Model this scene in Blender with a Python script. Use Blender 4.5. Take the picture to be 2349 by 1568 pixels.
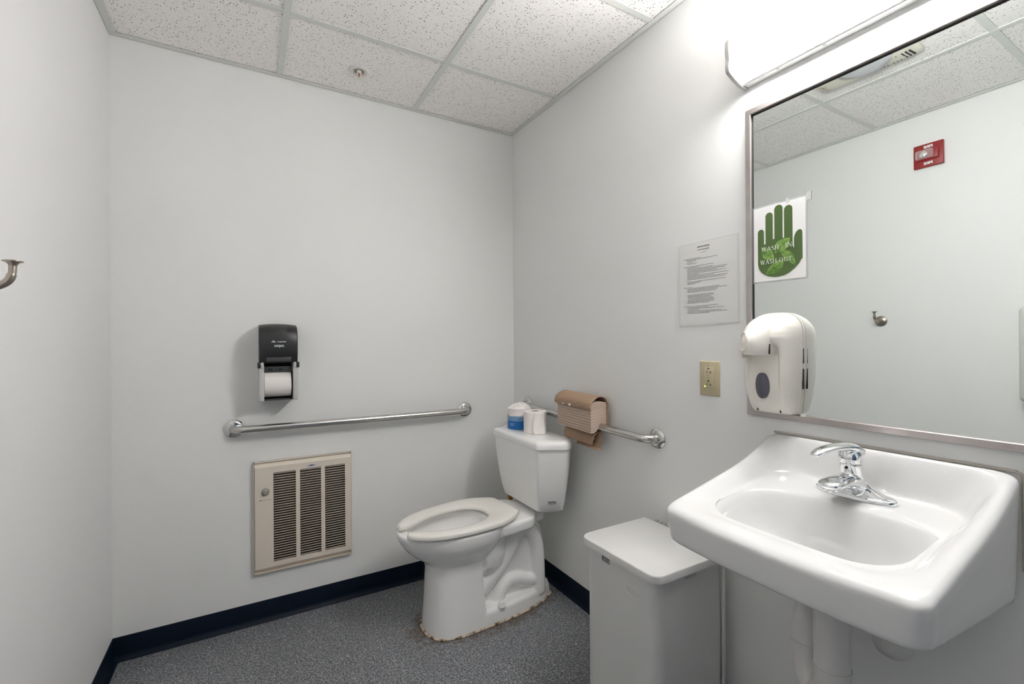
import bpy, bmesh, math, random
from math import sin, cos, pi, radians, sqrt
from mathutils import Vector, Matrix
random.seed(7)
for o in list(bpy.data.objects): bpy.data.objects.remove(o)
sc = bpy.context.scene
COL = sc.collection

# ------------------------------------------------------------------ camera
CAMZ = 1.2068
YAW, PITCH, ROLL, FPX = 0.52172, 0.00095, -0.006778, 1047.09
fw = Vector((sin(YAW)*cos(PITCH), cos(YAW)*cos(PITCH), sin(PITCH)))
r0 = Vector((cos(YAW), -sin(YAW), 0)); u0 = r0.cross(fw)
rt = cos(ROLL)*r0 + sin(ROLL)*u0; up = -sin(ROLL)*r0 + cos(ROLL)*u0
cd = bpy.data.cameras.new('camera'); cam = bpy.data.objects.new('camera', cd); COL.objects.link(cam)
M = Matrix((rt, up, -fw)).transposed().to_4x4(); M.translation = Vector((0, 0, CAMZ))
cam.matrix_world = M
cd.sensor_width = 36; cd.sensor_fit = 'HORIZONTAL'; cd.lens = FPX*36/2349; cd.clip_start = 0.02
sc.camera = cam
# ------------------------------------------------------------------ world / exposure
w = bpy.data.worlds.new('world'); sc.world = w; w.use_nodes = True
w.node_tree.nodes['Background'].inputs[0].default_value = (0.6, 0.62, 0.65, 1)
w.node_tree.nodes['Background'].inputs[1].default_value = 0.0
sc.view_settings.view_transform = 'Standard'; sc.view_settings.look = 'None'
sc.view_settings.gamma = 1; sc.view_settings.use_curve_mapping = False
sc.view_settings.exposure = 2.93
LENS_POWER = 11.0
sc.cycles.max_bounces = 12; sc.cycles.diffuse_bounces = 8; sc.cycles.glossy_bounces = 6
sc.cycles.transmission_bounces = 8; sc.cycles.use_denoising = True
sc.cycles.caustics_reflective = False; sc.cycles.caustics_refractive = False
sc.cycles.sample_clamp_indirect = 6.0

# room
L, E, D, FY, H = -0.459, 1.316, 2.271, -0.62, 2.395
# ------------------------------------------------------------------ materials
def mat(name, col, rough=0.5, metal=0.0, emit=None, estr=0, spec=0.5, coat=0.0, alpha=1.0, trans=0.0, aniso=0.0):
    m = bpy.data.materials.new(name); m.use_nodes = True
    b = m.node_tree.nodes['Principled BSDF']
    b.inputs['Base Color'].default_value = (*col, 1); b.inputs['Roughness'].default_value = rough
    b.inputs['Metallic'].default_value = metal; b.inputs['Specular IOR Level'].default_value = spec
    b.inputs['Coat Weight'].default_value = coat; b.inputs['Coat Roughness'].default_value = 0.05
    b.inputs['Alpha'].default_value = alpha; b.inputs['Transmission Weight'].default_value = trans
    b.inputs['Anisotropic'].default_value = aniso
    if emit:
        b.inputs['Emission Color'].default_value = (*emit, 1); b.inputs['Emission Strength'].default_value = estr
    return m
def nt(m): return m.node_tree, m.node_tree.nodes['Principled BSDF']
def N(t, typ, **kw):
    n = t.nodes.new(typ)
    for k, v in kw.items():
        if k.startswith('i_'): n.inputs[k[2:].replace('_', ' ')].default_value = v
        else: setattr(n, k, v)
    return n
def pos(t):
    return N(t, 'ShaderNodeNewGeometry').outputs['Position']
def bump(m, scale, strength, dist=0.001, detail=3, stretch=None):
    t, b = nt(m); n = N(t, 'ShaderNodeTexNoise'); n.inputs['Scale'].default_value = scale; n.inputs['Detail'].default_value = detail
    src = pos(t)
    if stretch:
        mp = N(t, 'ShaderNodeMapping'); mp.inputs['Scale'].default_value = stretch
        t.links.new(src, mp.inputs[0]); src = mp.outputs[0]
    t.links.new(src, n.inputs['Vector'])
    bp = N(t, 'ShaderNodeBump'); bp.inputs['Strength'].default_value = strength; bp.inputs['Distance'].default_value = dist
    t.links.new(n.outputs['Fac'], bp.inputs['Height']); t.links.new(bp.outputs[0], b.inputs['Normal'])
def vary(m, c1, c2, scale, detail=4, stretch=None, lo=0.35, hi=0.65):
    t, b = nt(m); n = N(t, 'ShaderNodeTexNoise'); n.inputs['Scale'].default_value = scale; n.inputs['Detail'].default_value = detail
    src = pos(t)
    if stretch:
        mp = N(t, 'ShaderNodeMapping'); mp.inputs['Scale'].default_value = stretch
        t.links.new(src, mp.inputs[0]); src = mp.outputs[0]
    t.links.new(src, n.inputs['Vector'])
    r = N(t, 'ShaderNodeValToRGB'); r.color_ramp.elements[0].position = lo; r.color_ramp.elements[1].position = hi
    r.color_ramp.elements[0].color = (*c1, 1); r.color_ramp.elements[1].color = (*c2, 1)
    t.links.new(n.outputs['Fac'], r.inputs[0]); t.links.new(r.outputs[0], b.inputs['Base Color'])

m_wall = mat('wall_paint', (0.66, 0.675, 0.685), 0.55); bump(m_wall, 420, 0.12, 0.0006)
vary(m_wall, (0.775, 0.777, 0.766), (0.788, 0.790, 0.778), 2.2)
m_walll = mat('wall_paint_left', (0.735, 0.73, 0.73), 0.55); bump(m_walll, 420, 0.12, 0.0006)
m_base = mat('navy_vinyl', (0.001, 0.006, 0.017), 0.5, spec=0.2)
m_tee = mat('ceiling_metal', (0.68, 0.70, 0.665), 0.45)
m_porc = mat('porcelain', (0.71, 0.71, 0.705), 0.10, coat=0.3)
m_porcT = mat('porcelain_toilet', (0.85, 0.845, 0.835), 0.13, coat=0.3)
m_seat = mat('seat_plastic', (0.78, 0.76, 0.71), 0.22)
m_steel = mat('brushed_steel', (0.60, 0.585, 0.56), 0.25, 1.0, aniso=0.3); bump(m_steel, 300, 0.05, 0.0003)
m_chrome = mat('chrome', (0.86, 0.87, 0.88), 0.04, 1.0)
m_flange = mat('polished_steel', (0.70, 0.69, 0.67), 0.10, 1.0)
m_nickel = mat('satin_nickel', (0.42, 0.37, 0.32), 0.34, 1.0)
m_frame = mat('mirror_frame_steel', (0.62, 0.57, 0.55), 0.36, 1.0)
vary(m_frame, (0.46, 0.42, 0.405), (0.60, 0.555, 0.54), 40, stretch=(1, 0.15, 0.15))
m_glass = mat('mirror_glass', (0.83, 0.87, 0.845), 0.0, 1.0)
m_black = mat('black_plastic', (0.020, 0.020, 0.021), 0.33)
m_dark = mat('dark_recess', (0.012, 0.012, 0.012), 0.6)
m_smoke = mat('smoked_window', (0.055, 0.055, 0.058), 0.3)
m_grey = mat('grey_plastic', (0.52, 0.52, 0.51), 0.4)
m_white = mat('white_print', (0.80, 0.84, 0.86), 0.5)
m_tissue = mat('tissue', (0.83, 0.79, 0.76), 0.95, spec=0.1); bump(m_tissue, 900, 0.4, 0.0006)
m_core = mat('cardboard', (0.30, 0.19, 0.10), 0.9)
m_kraft = mat('kraft_paper', (0.36, 0.245, 0.165), 0.8, spec=0.2); bump(m_kraft, 160, 0.35, 0.001)
m_towel = mat('towel_paper', (0.62, 0.50, 0.42), 0.95, spec=0.1); bump(m_towel, 900, 0.5, 0.0005)
m_beige = mat('heater_enamel', (0.72, 0.645, 0.555), 0.4)
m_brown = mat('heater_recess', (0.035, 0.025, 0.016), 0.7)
m_knob = mat('knob_grey', (0.33, 0.32, 0.27), 0.4)
m_can = mat('can_enamel', (0.64, 0.64, 0.625), 0.35)
m_lid = mat('can_lid_enamel', (0.66, 0.655, 0.64), 0.32)
m_ivory = mat('ivory_plastic', (0.50, 0.43, 0.28), 0.35)
m_soap = mat('cream_plastic', (0.82, 0.785, 0.72), 0.24)
m_tint = mat('tinted_window', (0.10, 0.10, 0.13), 0.12)
m_vinyl = mat('white_vinyl', (0.62, 0.61, 0.60), 0.35)
m_paper = mat('paper', (0.74, 0.735, 0.72), 0.35)
m_lam = mat('laminate', (0.86, 0.87, 0.86), 0.12, alpha=0.35)
m_ink = mat('ink', (0.10, 0.10, 0.105), 0.6)
m_paperw = mat('poster_paper', (0.88, 0.87, 0.86), 0.25)
m_green = mat('dark_green_ink', (0.085, 0.145, 0.040), 0.35)
m_leaf = mat('leaf_green_ink', (0.19, 0.36, 0.06), 0.35)
vary(m_leaf, (0.11, 0.24, 0.035), (0.30, 0.50, 0.12), 60, lo=0.4, hi=0.62)
m_vein = mat('vein_ink', (0.07, 0.14, 0.03), 0.4)
m_letter = mat('letter_ink', (0.80, 0.84, 0.74), 0.4)
m_red = mat('alarm_red', (0.27, 0.022, 0.022), 0.35)
m_clear = mat('clear_plastic', (0.9, 0.9, 0.9), 0.05, alpha=0.22)
m_reflector = mat('strobe_reflector', (0.85, 0.85, 0.85), 0.2, 1.0)
m_cream = mat('fan_cream', (0.74, 0.72, 0.62), 0.4)
m_lensoff = mat('fan_lens', (0.60, 0.61, 0.64), 0.3)
m_caulk = mat('old_caulk', (0.5, 0.4, 0.3), 0.8); vary(m_caulk, (0.13, 0.075, 0.035), (0.60, 0.50, 0.40), 45, lo=0.38, hi=0.55)
m_blue = mat('blue_wrap', (0.008, 0.13, 0.42), 0.25)
m_blue2 = mat('pale_blue_wrap', (0.16, 0.30, 0.50), 0.25)
m_blue3 = mat('clear_wrap', (0.42, 0.48, 0.56), 0.2)
m_amber = mat('amber_plastic', (0.32, 0.16, 0.02), 0.4)
m_logo = mat('logo_ink', (0.10, 0.045, 0.035), 0.5)
m_led = mat('green_led', (0.3, 0.9, 0.05), 0.4, emit=(0.45, 1.0, 0.08), estr=0.8)
m_lens = mat('lit_diffuser', (0.9, 0.9, 0.9), 0.4, emit=(1.0, 0.99, 0.975), estr=LENS_POWER)
m_housing = mat('fixture_white', (0.82, 0.82, 0.81), 0.4)
m_cap = mat('fixture_end_cap', (0.50, 0.49, 0.47), 0.35)
m_dooor = mat('door_blue_paint', (0.045, 0.10, 0.17), 0.4)
m_towdisp = mat('dispenser_white', (0.58, 0.57, 0.56), 0.3)

# floor : blue-grey sheet vinyl with chips
m_floor = mat('speckled_vinyl', (0.15, 0.155, 0.165), 0.42)
t, b = nt(m_floor)
P_ = pos(t)
base = N(t, 'ShaderNodeTexNoise'); base.inputs['Scale'].default_value = 150; base.inputs['Detail'].default_value = 2
t.links.new(P_, base.inputs['Vector'])
rb = N(t, 'ShaderNodeValToRGB'); rb.color_ramp.elements[0].position = 0.36; rb.color_ramp.elements[1].position = 0.64
rb.color_ramp.elements[0].color = (0.075, 0.078, 0.083, 1); rb.color_ramp.elements[1].color = (0.30, 0.31, 0.33, 1)
t.links.new(base.outputs['Fac'], rb.inputs[0]); cur = rb.outputs[0]
for sc_, lo_, col_, rad in ((190, 0.88, (0.56, 0.56, 0.56), 0.34), (230, 0.80, (0.014, 0.014, 0.016), 0.42), (110, 0.95, (0.72, 0.72, 0.70), 0.26), (170, 0.94, (0.20, 0.16, 0.12), 0.4)):
    v = N(t, 'ShaderNodeTexVoronoi'); v.inputs['Scale'].default_value = sc_; t.links.new(P_, v.inputs['Vector'])
    sx = N(t, 'ShaderNodeSeparateColor'); t.links.new(v.outputs['Color'], sx.inputs[0])
    g1 = N(t, 'ShaderNodeMath', operation='GREATER_THAN'); g1.inputs[1].default_value = lo_; t.links.new(sx.outputs[0], g1.inputs[0])
    g2 = N(t, 'ShaderNodeMath', operation='LESS_THAN'); g2.inputs[1].default_value = rad; t.links.new(v.outputs['Distance'], g2.inputs[0])
    mu = N(t, 'ShaderNodeMath', operation='MULTIPLY'); t.links.new(g1.outputs[0], mu.inputs[0]); t.links.new(g2.outputs[0], mu.inputs[1])
    mx = N(t, 'ShaderNodeMix', data_type='RGBA'); t.links.new(mu.outputs[0], mx.inputs[0]); t.links.new(cur, mx.inputs[6])
    mx.inputs[7].default_value = (*col_, 1); cur = mx.outputs[2]
# rusty stain around the toilet foot (its own shape, an ellipse broken by noise)
mp = N(t, 'ShaderNodeMapping'); mp.inputs['Location'].default_value = (-0.915/0.40, -1.852/0.185, 0); mp.inputs['Scale'].default_value = (1/0.40, 1/0.185, 1)
t.links.new(P_, mp.inputs[0])
ln = N(t, 'ShaderNodeVectorMath', operation='LENGTH'); t.links.new(mp.outputs[0], ln.inputs[0])
ns = N(t, 'ShaderNodeTexNoise'); ns.inputs['Scale'].default_value = 26; ns.inputs['Detail'].default_value = 5; t.links.new(P_, ns.inputs['Vector'])
ad = N(t, 'ShaderNodeMath', operation='MULTIPLY_ADD'); ad.inputs[1].default_value = 0.9; t.links.new(ns.outputs['Fac'], ad.inputs[0]); t.links.new(ln.outputs['Value'], ad.inputs[2])
rs = N(t, 'ShaderNodeValToRGB'); rs.color_ramp.elements[0].position = 1.22/2; rs.color_ramp.elements[1].position = 1.42/2
rs.color_ramp.elements[0].color = (0.75, 0.75, 0.75, 1); rs.color_ramp.elements[1].color = (0, 0, 0, 1)
hv = N(t, 'ShaderNodeMath', operation='MULTIPLY'); hv.inputs[1].default_value = 0.5; t.links.new(ad.outputs[0], hv.inputs[0]); t.links.new(hv.outputs[0], rs.inputs[0])
mx = N(t, 'ShaderNodeMix', data_type='RGBA', blend_type='MULTIPLY'); t.links.new(rs.outputs[0], mx.inputs[0]); t.links.new(cur, mx.inputs[6]); mx.inputs[7].default_value = (0.55, 0.40, 0.27, 1)
t.links.new(mx.outputs[2], b.inputs['Base Color'])

# ceiling tile : white mineral fibre with pinholes
m_tile = mat('mineral_fibre', (0.64, 0.625, 0.61), 0.9, spec=0.1)
t, b = nt(m_tile); P_ = pos(t); cur = None; hsrc = None
nb = N(t, 'ShaderNodeTexNoise'); nb.inputs['Scale'].default_value = 500; nb.inputs['Detail'].default_value = 2; t.links.new(P_, nb.inputs['Vector'])
rb = N(t, 'ShaderNodeValToRGB'); rb.color_ramp.elements[0].position = 0.35; rb.color_ramp.elements[1].position = 0.65
rb.color_ramp.elements[0].color = (0.89, 0.865, 0.845, 1); rb.color_ramp.elements[1].color = (0.95, 0.925, 0.905, 1)
t.links.new(nb.outputs['Fac'], rb.inputs[0]); cur = rb.outputs[0]
wp = N(t, 'ShaderNodeTexNoise'); wp.inputs['Scale'].default_value = 300; t.links.new(P_, wp.inputs['Vector'])
va = N(t, 'ShaderNodeVectorMath', operation='MULTIPLY_ADD'); va.inputs[1].default_value = (0.0022,)*3; t.links.new(wp.outputs['Color'], va.inputs[0]); t.links.new(P_, va.inputs[2])
for sc_, lo_, rad, col_ in ((100, 0.42, 0.21, (0.16, 0.145, 0.13)), (190, 0.60, 0.24, (0.34, 0.32, 0.30))):
    v = N(t, 'ShaderNodeTexVoronoi'); v.inputs['Scale'].default_value = sc_; t.links.new(va.outputs[0], v.inputs['Vector'])
    sx = N(t, 'ShaderNodeSeparateColor'); t.links.new(v.outputs['Color'], sx.inputs[0])
    g1 = N(t, 'ShaderNodeMath', operation='GREATER_THAN'); g1.inputs[1].default_value = lo_; t.links.new(sx.outputs[0], g1.inputs[0])
    g2 = N(t, 'ShaderNodeMath', operation='LESS_THAN'); g2.inputs[1].default_value = rad; t.links.new(v.outputs['Distance'], g2.inputs[0])
    mu = N(t, 'ShaderNodeMath', operation='MULTIPLY'); t.links.new(g1.outputs[0], mu.inputs[0]); t.links.new(g2.outputs[0], mu.inputs[1])
    mx = N(t, 'ShaderNodeMix', data_type='RGBA'); t.links.new(mu.outputs[0], mx.inputs[0]); t.links.new(cur, mx.inputs[6])
    mx.inputs[7].default_value = (*col_, 1); cur = mx.outputs[2]
t.links.new(cur, b.inputs['Base Color'])

# ------------------------------------------------------------------ helpers
ORG = {}
def root(name, loc, label, cat, group=None):
    o = bpy.data.objects.new(name, None); o.empty_display_size = 0.05; o.location = loc; COL.objects.link(o)
    o['label'] = label; o['category'] = cat
    if group: o['group'] = group
    ORG[o.name] = Vector(loc); return o
def mk(name, verts, faces, m, parent=None, smooth=True, ang=35, label=None, kind=None, fm=None):
    org = ORG[parent.name] if parent else Vector((0, 0, 0))
    me = bpy.data.meshes.new(name)
    me.from_pydata([tuple(Vector(v)-org) for v in verts], [], faces); me.update()
    ms = m if isinstance(m, (list, tuple)) else [m]
    for x in ms: me.materials.append(x)
    if fm:
        for p, i in zip(me.polygons, fm): p.material_index = i
    bm = bmesh.new(); bm.from_mesh(me); bmesh.ops.recalc_face_normals(bm, faces=bm.faces); bm.to_mesh(me); bm.free()
    if smooth:
        for p in me.polygons: p.use_smooth = True
        me.set_sharp_from_angle(angle=radians(ang))
    o = bpy.data.objects.new(name, me); COL.objects.link(o)
    if parent: o.parent = parent
    ORG[o.name] = org
    if label: o['label'] = label
    if kind: o['kind'] = kind
    return o
class G:                                     # geometry bag
    def __init__(s): s.v = []; s.f = []
    def add(s, v, f):
        n = len(s.v); s.v += [tuple(x) for x in v]; s.f += [tuple(i+n for i in q) for q in f]; return s
    def box(s, a, b_, bev=0.0, seg=2):
        bm = bmesh.new(); bmesh.ops.create_cube(bm, size=1)
        a = Vector(a); b_ = Vector(b_); c = (a+b_)/2; d = b_-a
        for v in bm.verts: v.co = Vector((v.co.x*d.x, v.co.y*d.y, v.co.z*d.z))+c
        if bev > 0: bmesh.ops.bevel(bm, geom=bm.edges[:], offset=bev, segments=seg, profile=0.5, affect='EDGES')
        bm.verts.index_update(); s.add([v.co for v in bm.verts], [[v.index for v in f.verts] for f in bm.faces]); bm.free(); return s
    def obox(s, c, ax, ay, az, bev=0.0):     # oriented box: centre and half-axis vectors
        bm = bmesh.new(); bmesh.ops.create_cube(bm, size=2)
        ax, ay, az, c = map(Vector, (ax, ay, az, c)); lx, ly, lz = ax.length, ay.length, az.length
        for v in bm.verts: v.co = Vector((v.co.x*lx, v.co.y*ly, v.co.z*lz))
        if bev > 0: bmesh.ops.bevel(bm, geom=bm.edges[:], offset=bev, segments=2, profile=0.5, affect='EDGES')
        nx, ny, nz = ax.normalized(), ay.normalized(), az.normalized()
        bm.verts.index_update(); s.add([c+nx*v.co.x+ny*v.co.y+nz*v.co.z for v in bm.verts], [[v.index for v in f.verts] for f in bm.faces]); bm.free(); return s
    def loft(s, rings, caps=(True, True), close=False):
        n = len(rings[0]); vs = [p for r in rings for p in r]; fs = []
        m_ = len(rings)
        for i in range(m_ if close else m_-1):
            a = i*n; b_ = ((i+1) % m_)*n
            for k in range(n): fs.append((a+k, a+(k+1) % n, b_+(k+1) % n, b_+k))
        if not close:
            if caps[0]: fs.append(tuple(range(n))[::-1])
            if caps[1]: fs.append(tuple((m_-1)*n+k for k in range(n)))
        return s.add(vs, fs)
    def tube(s, pts, rad, seg=16, caps=True, flat=None):
        pts = [Vector(p) for p in pts]; rs = rad if isinstance(rad, (list, tuple)) else [rad]*len(pts)
        rings = []; prev = None
        for i, p in enumerate(pts):
            tn = (pts[min(i+1, len(pts)-1)]-pts[max(i-1, 0)]).normalized()
            if prev is None:
                prev = tn.orthogonal().normalized()
                if flat is not None:
                    fv = Vector(flat); prev = (fv-tn*fv.dot(tn)).normalized()
            prev = (prev-tn*prev.dot(tn)).normalized(); q = tn.cross(prev)
            r = rs[i]; ra, rb_ = r if isinstance(r, tuple) else (r, r)
            rings.append([p+prev*(ra*cos(2*pi*k/seg))+q*(rb_*sin(2*pi*k/seg)) for k in range(seg)])
        return s.loft(rings, (caps, caps))
    def lathe(s, prof, c, axis=(0, 0, 1), seg=40):   # prof: (radius, height along axis)
        ax = Vector(axis).normalized(); a = ax.orthogonal().normalized(); b_ = ax.cross(a); c = Vector(c)
        rings = [[c+ax*h+(a*cos(2*pi*k/seg)+b_*sin(2*pi*k/seg))*max(r, 1e-5) for k in range(seg)] for r, h in prof]
        return s.loft(rings)
    def slab(s, poly, z0, z1, fr):           # polygon in a frame fr=(origin,right,up,normal), thickness along normal z0..z1
        o, r, u, n = map(Vector, fr)
        return s.loft([[o+r*p[0]+u*p[1]+n*z0 for p in poly], [o+r*p[0]+u*p[1]+n*z1 for p in poly]])
    def obj(s, name, m, parent=None, **kw): return mk(name, s.v, s.f, m, parent, **kw)
def curve_pts(pts, n=8):                      # Catmull-Rom
    P = [Vector(p) for p in pts]; P = [P[0]*2-P[1]]+P+[P[-1]*2-P[-2]]; out = []
    for i in range(1, len(P)-2):
        for k in range(n):
            t_ = k/n; a, b_, c, d = P[i-1], P[i], P[i+1], P[i+2]
            out.append(0.5*((2*b_)+(c-a)*t_+(2*a-5*b_+4*c-d)*t_**2+(3*b_-a-3*c+d)*t_**3))
    out.append(P[-2]); return out
def interp(x, tab):
    if x <= tab[0][0]: return tab[0][1]
    for (a, va_), (b_, vb) in zip(tab, tab[1:]):
        if x <= b_: return va_+(vb-va_)*(x-a)/(b_-a)
    return tab[-1][1]
def sstep(t_): t_ = max(0, min(1, t_)); return t_*t_*(3-2*t_)
def rpoly(pts, rad, seg=5):                   # round the corners of a polygon (2d), rad scalar or list
    n = len(pts); out = []
    for i in range(n):
        p = Vector(pts[i]); a = Vector(pts[i-1]); b_ = Vector(pts[(i+1) % n]); r = rad[i] if isinstance(rad, (list, tuple)) else rad
        d1 = (a-p); d2 = (b_-p); l = min(r, d1.length*0.49, d2.length*0.49); p1 = p+d1.normalized()*l; p2 = p+d2.normalized()*l
        for k in range(seg+1):
            t_ = k/seg; out.append((1-t_)**2*p1+2*t_*(1-t_)*p+t_*t_*p2)
    return out
def text(name, s, h, o, r, u, m, parent, off=0.0006, xs=1.0, center=True, shear=0.0, label=None, bold=0.0):
    cu = bpy.data.curves.new('t', 'FONT'); cu.body = s; cu.size = h/0.72; cu.resolution_u = 3; cu.shear = shear; cu.offset = bold
    if center: cu.align_x = 'CENTER'
    tmp = bpy.data.objects.new('t', cu); COL.objects.link(tmp)
    me = bpy.data.meshes.new_from_object(tmp); bpy.data.objects.remove(tmp)
    o, r, u = map(Vector, (o, r, u)); n = r.cross(u)
    vs = [o+r*(v.co.x*xs)+u*v.co.y+n*off for v in me.vertices]; fs = [tuple(p.vertices) for p in me.polygons]
    bpy.data.meshes.remove(me)
    return mk(name, vs, fs, m, parent, smooth=False, label=label)
RW = ((0, -1, 0), (0, 0, 1), (-1, 0, 0))      # frames: right, up, normal (right wall)
BW = ((1, 0, 0), (0, 0, 1), (0, -1, 0))
LW = ((0, 1, 0), (0, 0, 1), (1, 0, 0))
def remesh(o, vox, smooth_it=3, fac=0.5):
    md = o.modifiers.new('remesh', 'REMESH'); md.mode = 'VOXEL'; md.voxel_size = vox; md.use_smooth_shade = True
    ms = o.modifiers.new('smooth', 'SMOOTH'); ms.iterations = smooth_it; ms.factor = fac

# ------------------------------------------------------------------ the room shell
def struct(name, g, m, **kw):
    o = g.obj(name, m, smooth=False, **kw); o['kind'] = 'structure'; return o
T = 0.1
struct('floor', G().box((L-T, FY-T, -0.08), (E+T, D+T, 0)), m_floor)
struct('wall_back', G().box((L-T, D, 0), (E+T, D+T, H+0.15)), m_wall)
struct('wall_right', G().box((E, FY-T, 0), (E+T, D, H+0.15)), m_wall)
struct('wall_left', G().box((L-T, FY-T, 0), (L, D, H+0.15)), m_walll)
struct('wall_front', G().box((L, FY-T, 0), (E, FY, H+0.15)), m_wall)
ceil = struct('ceiling', G().box((L-T, FY-T, H+0.06), (E+T, D+T, H+0.15)), m_tee)
# grid
GX = [0.1237, 0.7333]; GY = [1.8134, 1.2038, 0.5942, -0.0154]
tw = 0.012
def tee(a, b_): G().box(a, b_, 0.0006, 1).box(((a[0]+b_[0])/2-0.0008 if b_[0]-a[0] < 0.05 else a[0], (a[1]+b_[1])/2-0.0008 if b_[1]-a[1] < 0.05 else a[1], b_[2]-0.001),
      ((a[0]+b_[0])/2+0.0008 if b_[0]-a[0] < 0.05 else b_[0], (a[1]+b_[1])/2+0.0008 if b_[1]-a[1] < 0.05 else b_[1], b_[2]+0.03)).obj('ceiling_tee', m_tee, ceil, smooth=False)
for x in GX: tee((x-tw, FY+0.02, H-0.003), (x+tw, D-0.02, H))
xs_ = [L+0.02]+GX+[E-0.02]
for y in GY:
    for i in range(3):
        a = xs_[i]+(tw if i else 0); b_ = xs_[i+1]-(tw if i < 2 else 0)
        tee((a, y-tw, H-0.0025), (b_, y+tw, H))
# wall angles (with a down leg on the wall)
def angle(a, b_, leg): G().box(a, b_, 0.0004, 1).box(*leg).obj('wall_angle', m_tee, ceil, smooth=False)
angle((L, D-0.022, H-0.004), (E, D, H-0.001), ((L, D-0.0012, H-0.004), (E, D, H+0.02)))
angle((E-0.022, FY, H-0.004), (E, D-0.022, H-0.001), ((E-0.0012, FY, H-0.004), (E, D-0.022, H+0.02)))
angle((L, FY, H-0.004), (L+0.026, D-0.022, H-0.001), ((L, FY, H-0.004), (L+0.0012, D-0.022, H+0.02)))
angle((L+0.022, FY, H-0.004), (E-0.022, FY+0.022, H-0.001), ((L, FY, H-0.004), (E, FY+0.0012, H+0.02)))
XB = [L]+GX+[E]; YB = [D]+GY+[FY]
for i in range(3):
    for j in range(5):
        x0, x1 = XB[i]+0.004, XB[i+1]-0.004; y1, y0 = YB[j]-0.004, YB[j+1]+0.004
        g = G().box((x0, y0, H+0.0012+random.random()*0.0006), (x1, y1, H+0.018))
        g.obj('ceiling_tile', m_tile, ceil, smooth=False)
# baseboards with cove toe
def baseboard(name, a, b_, nrm):
    a = Vector(a); b_ = Vector(b_); n = Vector(nrm)
    prof = [(0, 0), (0, 0.0895), (0.003, 0.0895), (0.0045, 0.086), (0.0045, 0.026), (0.006, 0.016), (0.010, 0.009), (0.0165, 0.004), (0.0185, 0.0)]
    g = G().loft([[a+n*p+Vector((0, 0, z)) for p, z in prof], [b_+n*p+Vector((0, 0, z)) for p, z in prof]])
    o = g.obj(name, m_base, smooth=True, ang=60); o['kind'] = 'structure'
baseboard('baseboard_back', (L, D, 0), (E, D, 0), (0, -1, 0))
baseboard('baseboard_right', (E, FY, 0), (E, D-0.0046, 0), (-1, 0, 0))
baseboard('baseboard_left', (L, FY, 0), (L, D-0.0046, 0), (1, 0, 0))
# door in the front wall (behind the camera)
dr = G().box((0.0, FY, 0.005), (0.9, FY+0.035, 2.08), 0.003).obj('door_1', m_dooor); dr['kind'] = 'structure'
g = G()
g.box((-0.05, FY, 0), (0.0, FY+0.05, 2.13)).box((0.9, FY, 0), (0.95, FY+0.05, 2.13)).box((0.0, FY, 2.08), (0.9, FY+0.05, 2.13)).obj('door_frame', mat('door_frame_grey', (0.18, 0.19, 0.2), 0.4), dr, smooth=False)
G().tube(curve_pts([(0.84, FY+0.035, 1.0), (0.84, FY+0.085, 1.0), (0.80, FY+0.09, 1.0), (0.73, FY+0.09, 1.0)]), 0.01).obj('door_handle', m_steel, dr)

# ------------------------------------------------------------------ vanity light
vl = root('vanity_light', (E, 0.54, 1.97), 'lit long white fluorescent wall light with diffuser above the mirror', 'light')
Y0, Y1 = 0.232, 0.846
G().box((E-0.03, Y0, 1.976), (E-0.0005, Y1, 2.112), 0.002).obj('housing', m_housing, vl)
sec = [(E-0.022, 1.9815), (E-0.074, 2.002), (E-0.084, 2.010), (E-0.086, 2.016), (E-0.086, 2.082), (E-0.083, 2.090), (E-0.070, 2.098), (E-0.022, 2.112)]
G().loft([[Vector((x, Y0+0.006, z)) for x, z in sec], [Vector((x, Y1-0.004, z)) for x, z in sec]]).obj('diffuser', m_lens, vl, smooth=False)
g = G().box((E-0.024, Y0+0.006, 1.9735), (E-0.0005, Y1-0.006, 1.981), 0.001); g.obj('bottom_strip', m_housing, vl)
for yc in (0.36, 0.62, 0.74):
    G().box((E-0.022, yc-0.004, 1.9722), (E-0.014, yc+0.004, 1.9745), 0.0008).obj('clip', m_cap, vl)
for y, s_ in ((Y1-0.004, 1), (Y0+0.004, -1)):
    oc = [(E-0.001, 1.969), (E-0.028, 1.9715), (E-0.060, 1.983), (E-0.090, 1.998), (E-0.092, 2.012), (E-0.088, 2.035), (E-0.092, 2.060), (E-0.092, 2.092), (E-0.075, 2.106), (E-0.03, 2.118), (E-0.001, 2.118)]
    oc = [tuple(p) for p in rpoly(oc, 0.006, 3)]
    cx_, cz_ = E-0.04, 2.045
    def sc2(k): return [(cx_+(x-cx_)*k, cz_+(z-cz_)*k) for x, z in oc]
    rr = [[Vector((min(x, E-0.0006), y+s_*d, z)) for x, z in sc2(k)] for d, k in ((0, 1.0), (0.008, 1.0), (0.013, 0.96), (0.016, 0.88), (0.013, 0.80), (0.013, 0.55), (0.015, 0.5))]
    G().loft(rr).obj('end_cap', m_cap, vl)

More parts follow.
